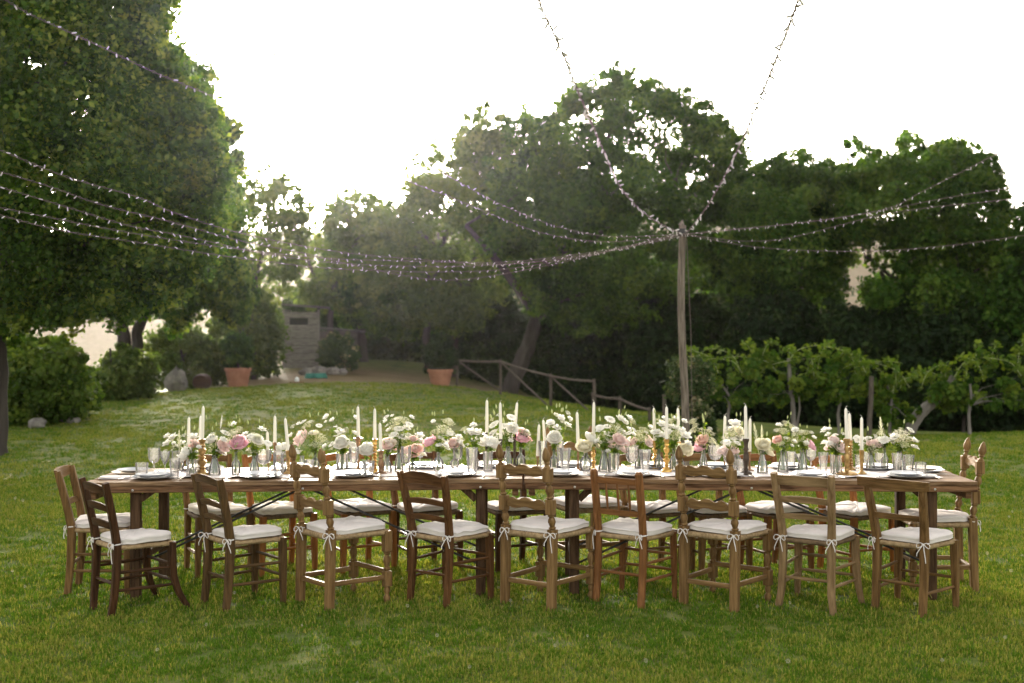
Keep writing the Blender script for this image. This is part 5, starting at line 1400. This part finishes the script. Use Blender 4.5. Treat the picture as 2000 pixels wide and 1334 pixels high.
def bloom_mesh(kind, col, var):
    key = (kind, col, var)
    if key in _bl: return _bl[key]
    rr = random.Random(hash((kind, var)) % 1000 + var * 17); m = MB()
    if kind == 'peony':      # unit diameter 1
        for k, (n, L, w_, e0, e1, r0) in enumerate(((5, .34, .16, 80, 135, .01), (6, .40, .20, 70, 120, .04), (7, .46, .24, 52, 105, .06), (8, .52, .27, 30, 85, .07), (8, .55, .28, 8, 55, .08))):
            for i in range(n):
                petal(m, 2 * math.pi * i / n + k * .7 + rr.uniform(-.2, .2), L * rr.uniform(.88, 1.1), w_, R(e0 + rr.uniform(-9, 9)), R(e1 + rr.uniform(-14, 14)), .35, r0=r0, ruf=.05)
    elif kind == 'ranun':
        for k, (n, L, w_, e0, e1, r0) in enumerate(((7, .30, .13, 55, 95, .06), (7, .42, .22, 25, 70, .07), (7, .50, .26, 2, 45, .08))):
            for i in range(n): petal(m, 2 * math.pi * i / n + k * .5 + rr.uniform(-.15, .15), L * rr.uniform(.9, 1.08), w_, R(e0), R(e1 + rr.uniform(-10, 10)), .3, r0=r0, ruf=.03)
    elif kind == 'scab':
        for k, (n, L, w_, e0, e1, r0) in enumerate(((9, .22, .09, 45, 20, .10), (12, .30, .10, 30, 0, .16), (14, .34, .11, 12, -12, .20))):
            for i in range(n): petal(m, 2 * math.pi * i / n + k * .3, L * rr.uniform(.85, 1.1), w_, R(e0), R(e1), .2, r0=r0, nu_=3)
        m.lathe([(.001, .0), (.20, .03), (.19, .12), (.10, .19), (.001, .21)], 10, cap=False)
    elif kind == 'small':    # lisianthus like open cup
        for k, (n, L, w_, e0, e1) in enumerate(((5, .55, .22, 72, 30), (5, .58, .24, 60, 8))):
            for i in range(n): petal(m, 2 * math.pi * i / n + k * .6, L * rr.uniform(.9, 1.1), w_, R(e0), R(e1 + rr.uniform(-12, 12)), .3, r0=.02)
    elif kind == 'bud':
        m.lathe([(.02, 0), (.13, .1), (.2, .35), (.17, .65), (.08, .9), (.01, 1.05)], 8)
    elif kind == 'lace':     # flat umbel, many tiny florets on rays
        for i in range(30):
            a_ = i * 2.4; q = .46 * math.sqrt((i + .5) / 30)
            c_ = Vector((q * math.cos(a_), q * math.sin(a_), .20 * (1 - (q / .5) ** 2) + rr.uniform(-.02, .02)))
            m.sweep([(0, 0, -.25), tuple(c_ * .98)], [.008, .005], n=3, cap=False)
            for k in range(7):
                b_ = k * .9 + i; qq = rr.uniform(.02, .062)
                f_ = c_ + Vector((qq * math.cos(b_), qq * math.sin(b_), rr.uniform(-.015, .03))); s_ = rr.uniform(.018, .03); t_ = rr.uniform(-.4, .4)
                m.quad(f_ + Vector((-s_, -s_ * t_, 0)), f_ + Vector((s_ * t_, -s_, .01)), f_ + Vector((s_, s_ * t_, 0)), f_ + Vector((-s_ * t_, s_, .01)))
    elif kind == 'plume':
        for i in range(70):
            u = i / 70; a_ = i * 2.4; w_ = .11 * math.sin(math.pi * min(1, u * .92 + .08)) ** .8
            b_ = Vector((0, 0, u)); e_ = b_ + Vector((w_ * math.cos(a_), w_ * math.sin(a_), .12)); s_ = Vector((-math.sin(a_), math.cos(a_), 0)) * .013
            m.quad(b_ - s_ * .4, b_ + s_ * .4, e_ + s_, e_ - s_ * .6)
        m.sweep([(0, 0, -.1), (0, 0, 1)], [.012, .004], n=4)
    elif kind == 'spray':    # stock: small blossoms round an upright stem
        for i in range(11):
            u = i / 11; a_ = i * 2.4; c_ = (.13 * (1 - .5 * u) * math.cos(a_), .13 * (1 - .5 * u) * math.sin(a_), u * .9)
            for k in range(5): petal(m, k * 1.256 + i, .12, .055, R(50), R(5), .2, base=c_, nu_=2)
        m.sweep([(0, 0, -.1), (0, 0, .95)], [.02, .008], n=4)
    _bl[key] = m.mesh(kind, M[col], 60)
    return _bl[key]

def vase_mesh(kind, h, w_):
    r_ = w_ / 2; t_ = .002
    pr = {'bottle': [(.97, 0), (1, .03), (1, .42), (.94, .50), (.62, .58), (.36, .66), (.31, .74), (.31, .93), (.42, .955), (.42, 1)],
          'cone': [(.98, 0), (1, .04), (.95, .2), (.72, .5), (.46, .74), (.40, .86), (.46, .95), (.54, 1)],
          'rib': [(.92, 0), (.95, .03), (.97, .5), (1, 1)],
          'round': [(.55, 0), (.75, .06), (.97, .22), (1, .36), (.88, .54), (.55, .68), (.34, .76), (.32, .92), (.42, 1)]}[kind]
    o = [(a_ * r_, b_ * h) for a_, b_ in pr]
    i_ = [(max(.003, a_ - t_), max(.006, b_)) for a_, b_ in o]
    m = MB(); m.lathe([(.001, 0)] + o + i_[::-1] + [(.001, .006)], 28, rib=.03 if kind == 'rib' else 0, ribn=14, cap=False)
    return m.mesh('vase', M['crystal' if kind == 'rib' else 'glass'], 30)

VN = {'bottle': 'shouldered bud bottle', 'cone': 'tapered flask vase', 'rib': 'ribbed glass vase', 'round': 'round bud bottle'}
B = lambda k, c_, *q: [(k, c_) + tuple(q)]
VA = [ # vase kind, px, base row, top row, width px, words, blooms (kind, colour, px, py, size px)
 ('bottle', 350, 919, 884, 19, 'leftmost white lisianthus and grassy plume', [('small','white',338,857,17),('small','white',328,868,16),('small','white',356,868,14),('small','white',347,876,14),('plume','lace',350,868,46),('plume','lace',340,872,32),('bud','budgreen',362,846,9)]),
 ('rib', 376, 928, 897, 25, 'big white peony beside the ornate brass stick', [('peony','white',365,889,29),('small','white',378,856,17),('ranun','blush',383,864,20),('ranun','coral',377,871,16)]),
 ('cone', 419, 928, 889, 25, 'cream and peach bouquet right of the ornate brass stick', [('peony','white',414,860,20),('ranun','cream',425,863,18),('ranun','blush',436,872,22),('ranun','blush',430,882,15),('scab','white',437,857,12),('scab','white',441,845,15),('lace','lace',420,870,18),('bud','budgreen',403,815,7),('bud','budgreen',415,838,8),('lace','lace',454,848,16),('plume','white',432,826,24)]),
 ('bottle', 461, 927, 881, 17, 'single candy pink peony on its own', [('peony','pink',466,868,29),('lace','lace',452,858,20),('lace','lace',460,843,17),('lace','lace',467,837,12)]),
 ('cone', 497, 926, 890, 21, 'white mixed bunch left of the wide goblet', [('ranun','white',503,860,20),('small','white',511,841,14),('small','white',490,880,14),('scab','white',524,865,13),('lace','lace',508,868,20),('lace','lace',500,852,14),('small','white',487,869,14),('bud','budgreen',515,832,8)]),
 ('bottle', 551, 921, 893, 17, 'white peony behind the little jug', [('peony','white',551,880,27),('scab','white',580,881,11)]),
 ('cone', 590, 920, 890, 19, 'single pale disc bloom beside the finial post', [('scab','cream',582,882,13)]),
 ('bottle', 616, 913, 883, 16, 'blush peony and cream lace above the third near chair', [('peony','blush',591,857,29),('lace','lace',617,852,30),('lace','lace',602,828,19),('lace','lace',630,858,18),('lace','lace',617,868,20),('small','white',569,852,12),('ranun','cream',613,846,16)]),
 ('rib', 669, 919, 886, 25, 'tall white stock and white blossoms', [('spray','white',660,850,44),('small','white',638,816,11),('small','white',650,822,12),('peony','white',668,867,24),('scab','white',650,866,16),('scab','white',690,868,15),('lace','lace',678,870,20),('small','white',666,846,14),('bud','budgreen',645,806,8),('bud','budgreen',658,808,8),('bud','budgreen',682,860,9)]),
 ('bottle', 716, 923, 896, 17, 'second white peony from the left', [('peony','white',716,881,27)]),
 ('cone', 756, 922, 888, 20, 'peach ranunculus right of the stout bronze stick', [('ranun','blush',757,868,26),('ranun','coral',766,874,17),('lace','lace',770,864,14)]),
 ('cone', 779, 921, 876, 18, 'tallest white scabious cloud', [('scab','white',779,836,16),('scab','white',786,852,18),('scab','white',768,848,14),('scab','white',800,828,13),('scab','white',757,830,10),('lace','lace',776,822,24),('lace','lace',790,820,22),('lace','lace',766,835,18),('lace','lace',784,862,20),('small','white',794,838,13),('lace','white',797,852,18)]),
 ('bottle', 806, 921, 896, 16, 'coral pink trio', [('ranun','coral',796,879,19),('ranun','coral',814,877,20),('ranun','coral',806,889,20),('peony','blush',807,858,13),('small','white',819,853,14),('small','white',821,862,10)]),
 ('round', 856, 922, 883, 22, 'bright pink peony with yellowish lace', [('peony','pink',842,864,24),('lace','lace',868,840,26),('lace','lace',853,842,18),('lace','white',880,845,18),('lace','lace',878,825,18),('lace','lace',868,822,12),('lace','lace',862,860,16),('lace','lace',866,872,14)]),
 ('round', 888, 914, 890, 19, 'peach and cream pair right of the bright pink peony', [('peony','blush',884,868,21),('lace','lace',896,858,20),('ranun','cream',898,868,15)]),
 ('bottle', 927, 917, 880, 17, 'white lisianthus behind the tallest tumbler', [('small','white',920,846,19),('small','white',932,848,17),('small','white',926,862,14),('scab','white',942,866,15),('lace','lace',906,838,13),('bud','budgreen',941,846,8)]),
 ('rib', 953, 920, 882, 19, 'third white peony at the table middle', [('peony','white',957,868,33)]),
 ('cone', 992, 914, 872, 19, 'middle mass of white scabious', [('scab','white',964,828,17),('scab','white',985,831,15),('scab','white',999,814,14),('small','white',980,852,18),('ranun','white',1000,838,18),('scab','white',962,844,14),('lace','lace',976,840,20),('small','white',997,858,14),('lace','lace',990,846,18),('bud','budgreen',965,806,10),('bud','budgreen',959,814,9),('bud','budgreen',985,808,9)]),
 ('bottle', 1017, 913, 874, 17, 'hot pink peony at the table joint', [('peony','pink',1020,858,24),('ranun','blush',1016,840,20),('ranun','coral',1032,857,14),('lace','lace',1026,846,16)]),
 ('bottle', 1082, 916, 876, 17, 'white rose topped by tall lisianthus buds', [('peony','white',1083,857,23),('small','white',1075,828,14),('small','white',1095,818,13),('small','white',1107,832,13),('small','white',1087,838,14),('small','white',1086,812,10),('bud','budgreen',1087,793,8),('bud','budgreen',1093,792,8),('bud','budgreen',1106,795,8),('bud','budgreen',1078,804,8),('bud','budgreen',1099,801,9),('bud','budgreen',1094,846,10)]),
 ('round', 1144, 920, 880, 25, 'cream peonies by the lone candle', [('peony','cream',1141,874,26),('peony','white',1153,858,24),('ranun','cream',1164,869,16)]),
 ('cone', 1180, 921, 879, 24, 'white scabious and lace tower', [('scab','white',1192,818,16),('small','white',1210,820,16),('small','white',1219,826,13),('scab','white',1187,846,18),('scab','white',1172,834,14),('lace','lace',1200,838,26),('lace','white',1212,842,22),('lace','lace',1178,852,20),('lace','lace',1235,822,15),('scab','white',1185,832,12),('bud','budgreen',1209,806,10),('bud','budgreen',1172,818,9),('bud','budgreen',1222,808,8),('scab','white',1180,860,16)]),
 ('rib', 1199, 922, 885, 21, 'cluster of pink roses', [('ranun','blush',1199,872,22),('peony','blush',1209,860,20),('ranun','blush',1214,876,21),('ranun','palepink',1194,862,16),('ranun','blush',1220,864,16)]),
 ('bottle', 1248, 915, 876, 17, 'pink and lace bunch right of the rose cluster', [('peony','blush',1235,864,19),('ranun','blush',1268,858,18),('lace','lace',1252,856,22),('lace','lace',1258,840,18),('lace','lace',1246,846,14),('ranun','palepink',1266,866,15)]),
 ('bottle', 1287, 917, 877, 16, 'fresh green and white bunch between the gold sticks', [('small','white',1292,831,15),('small','white',1283,846,13),('lace','lace',1286,822,16),('small','white',1294,852,13),('scab','white',1300,838,12),('bud','budgreen',1287,815,9)]),
 ('bottle', 1316, 920, 876, 17, 'white sprays right of the middle gold stick', [('small','white',1312,836,15),('lace','lace',1310,822,16),('small','white',1306,846,13),('lace','lace',1316,854,18),('small','white',1337,853,18),('small','white',1331,842,13),('lace','lace',1322,846,16),('bud','budgreen',1313,818,9)]),
 ('bottle', 1332, 917, 890, 13, 'cream rose left of the finial post', [('peony','cream',1337,880,25),('ranun','cream',1326,874,15)]),
 ('cone', 1374, 914, 880, 18, 'round pink peony under salmon bloom and lace', [('peony','pink',1368,876,23),('ranun','coral',1372,860,21),('lace','lace',1378,845,30),('lace','lace',1353,823,15),('lace','lace',1355,840,16),('lace','lace',1388,860,18)]),
 ('rib', 1428, 921, 888, 18, 'pale pink cluster behind the finial chair', [('ranun','palepink',1412,880,20),('ranun','palepink',1423,886,18),('ranun','blush',1434,880,17),('lace','lace',1430,868,22)]),
 ('bottle', 1440, 914, 878, 16, 'yellowish white bunch left of the tall dark stick', [('small','white',1436,830,17),('ranun','cream',1444,842,16),('lace','lace',1428,845,22),('lace','lace',1438,850,22),('small','white',1443,857,15),('plume','lace',1400,868,30),('lace','lace',1418,852,16),('bud','budgreen',1449,828,9)]),
 ('cone', 1489, 924, 880, 22, 'cream roses under a pale plume', [('peony','cream',1490,870,24),('ranun','cream',1501,884,21),('ranun','white',1484,866,14),('plume','lace',1488,854,38),('plume','lace',1478,860,52)]),
 ('cone', 1529, 922, 881, 22, 'salmon bloom with tall yellow lace', [('peony','coral',1519,860,16),('lace','lace',1530,842,19),('lace','lace',1537,857,18),('lace','lace',1536,827,16),('lace','lace',1546,832,15),('lace','lace',1524,866,14)]),
 ('cone', 1567, 922, 877, 21, 'drooping pink bloom with green lace', [('ranun','pink',1583,869,23),('lace','lace',1560,846,22),('lace','lace',1574,844,16),('lace','lace',1556,860,18),('lace','lace',1568,858,20),('small','white',1589,856,9)]),
 ('rib', 1633, 926, 888, 23, 'pale pink ranunculus cluster', [('ranun','palepink',1622,872,22),('ranun','palepink',1636,864,22),('ranun','palepink',1641,877,20),('peony','palepink',1628,860,16),('small','white',1612,842,13),('small','white',1620,840,9),('bud','budgreen',1621,832,8),('small','white',1611,866,11)]),
 ('cone', 1700, 918, 883, 19, 'peach lace and blush bloom beside the last brass stick', [('peony','palepink',1710,868,18),('ranun','blush',1701,866,15),('scab','white',1678,857,15),('scab','white',1694,855,14),('lace','lace',1702,878,22),('ranun','palepink',1722,870,14)]),
 ('bottle', 1728, 919, 872, 14, 'white scabious below a tall curved plume', [('scab','white',1726,857,18),('plume','lace',1722,850,56),('lace','lace',1718,846,10),('small','white',1744,868,10)]),
 ('cone', 1757, 921, 882, 22, 'cream lace bunch nearest the right end', [('lace','cream',1762,850,28),('lace','cream',1770,856,24),('lace','cream',1754,858,20),('small','white',1747,855,14),('small','white',1784,862,13),('scab','white',1779,839,13),('lace','lace',1764,868,20)]),
]
KIND = {'peony': 'full_bloom', 'ranun': 'open_bloom', 'scab': 'disc_bloom', 'small': 'cup_bloom', 'bud': 'bud', 'lace': 'lace_umbel', 'plume': 'plume', 'spray': 'stock_spike'}
for vi, (vk, px, py, pt, w_, lab, blooms) in enumerate(VA):
    p = at_table(px, py); s_ = F / p.y; h = (py - pt) / s_
    o = link('bud_vase', vase_mesh(vk, h, w_ / s_), None, p)
    tag(o, 'clear %s holding the %s' % (VN[vk], lab), 'vase', 'bud vases along the runner')
    rr = random.Random(vi)
    root = tag(empty('flower_bunch', p + Vector((0, 0, .008))), lab + ', standing in its vase', 'flowers', 'flower bunches along the runner')
    big = [q_ for q_ in blooms if q_[0] not in ('bud', 'plume', 'spray')]
    x_lo, x_hi = min(q_[2] for q_ in big) - 7, max(q_[2] for q_ in big) + 7
    y_lo, y_hi = min(q_[3] for q_ in big) - 7, min(pt - 1, max(q_[3] for q_ in big) + 6)
    extra = []
    for e_ in range(3 + len(big) if len(big) > 1 else 2):
        k_ = rr.choice(('lace', 'small', 'scab', 'lace', 'small', 'bud'))
        extra.append((k_, {'lace': rr.choice(('lace', 'white', 'white')), 'small': 'white', 'scab': 'white', 'bud': 'budgreen'}[k_], rr.uniform(x_lo, x_hi), rr.uniform(min(y_lo, y_hi - 12), y_hi), rr.uniform(7, 12)))
    for e_ in range(1 + len(big) // 4): extra.append(('bud', 'budgreen', rr.uniform(x_lo, x_hi), y_lo - rr.uniform(2, 16), rr.uniform(6, 9)))
    blooms = blooms + extra
    o0 = root.location.copy(); neckw = w_ / s_ * .10
    fol_c, fol_d = [], []
    for bi, (k, col, bx, by, sz) in enumerate(blooms):
        dz = rr.uniform(-.05, .05) * min(1, (py - by) / 60)
        yb = p.y + dz; sp_ = Vector(((bx - CX) / F * yb, yb, CH - (by - HY) / F * yb)) - o0
        S = sz / s_
        out = Vector((sp_.x * 1.6 + rr.uniform(-.03, .03), dz * 1.2 - .045, .10)).normalized()
        if k in ('lace', 'scab', 'small'): out = (out + Vector((0, -.15, .7))).normalized()
        if k in ('bud', 'plume', 'spray'): out = Vector((sp_.x * .9, dz, max(.12, sp_.z))).normalized()
        me_ = bloom_mesh(k, col, bi % 3 if k in ('peony', 'ranun', 'lace') else 0)
        scl = S * 1.38 if k in ('peony', 'ranun', 'lace', 'scab', 'small') else (S * 1.0 if k in ('plume', 'spray') else S * 1.1)
        b_o = link(KIND[k], me_, root, None, None, scl); b_o.rotation_mode = 'QUATERNION'
        q = out.to_track_quat('Z', 'Y') @ Euler((0, 0, rr.uniform(0, 6.28))).to_quaternion(); b_o.rotation_quaternion = q
        loc = sp_ - out * (S * (.18 if k in ('peony', 'ranun') else (.45 if k in ('plume', 'spray', 'bud') else .05)))
        b_o.location = loc
        if k == 'ranun':
            mc = _bl.get('ctr')
            if mc is None:
                m = MB(); m.lathe([(.09, .0), (.10, .08), (.06, .15), (.001, .17)], 8); mc = _bl['ctr'] = m.mesh('flower_centre', M['center'])
            link('flower_centre', mc, b_o)
        foot = Vector((rr.uniform(-1, 1) * w_ / s_ * .25, rr.uniform(-1, 1) * w_ / s_ * .25, .002)); neck = Vector((rr.uniform(-1, 1) * neckw, rr.uniform(-1, 1) * neckw, h * .97 - .008))
        end = loc - out * (S * (.22 if k == 'lace' else .0))
        midp = neck.lerp(end, .55) + Vector((0, 0, .012)) * min(1, (end - neck).length / .05)
        m = MB(); m.sweep([foot, foot.lerp(neck, .5), neck, midp, end], [.0017, .0017, .0016, .0014, .0011], n=5); m.build('stem', M['stem'], root)
        for t_ in range(3 if k != 'bud' else 1):
            u = rr.uniform(.0, .75); c_ = neck.lerp(end, u); fol_c.append(tuple(c_ + Vector((rr.uniform(-1, 1), rr.uniform(-1, 1), rr.uniform(-.5, 1))) * .012)); fol_d.append((rr.uniform(-1, 1), rr.uniform(-1, .3), .6))
    # little green leaves and filler florets round the neck of the bunch
    n_ = len(fol_c)
    if n_ > 2:
        rg = np.random.default_rng(vi)
        C_ = np.repeat(np.array(fol_c), 2, 0) + rg.normal(0, .007, (n_ * 2, 3)); D_ = np.repeat(np.array(fol_d), 2, 0)
        me_ = np_quads('foliage', leaf_quads(C_, D_, .026, rg), M['lf_vine'], np.clip(rg.normal(.8, .2, n_ * 2), 0, 1))
        tag(link('foliage', me_, root), kind='stuff')

# ------------------------------------------------------------------ air
hz = MB()
x0, x1, y0, y1, z0, z1 = -1100.0, 1100.0, -30.0, 1560.0, -32.0, 75.0
hz.v = [(x, y, z) for x in (x0, x1) for y in (y0, y1) for z in (z0, z1)]
hz.f = [(0, 1, 3, 2), (4, 6, 7, 5), (0, 4, 5, 1), (2, 3, 7, 6), (0, 2, 6, 4), (1, 5, 7, 3)]
hm, nt, out = new_mat('air_haze')
vol = nt.nodes.new('ShaderNodeVolumePrincipled')
vol.inputs['Color'].default_value = (0.95, 0.92, 0.88, 1)
vol.inputs['Density'].default_value = HAZE_DENSITY
vol.inputs['Anisotropy'].default_value = 0.87
nt.links.new(vol.outputs[0], out.inputs['Volume'])
tag(hz.build('haze', hm, smooth=0), 'pale sunlit evening haze over the garden', 'haze', kind='stuff')
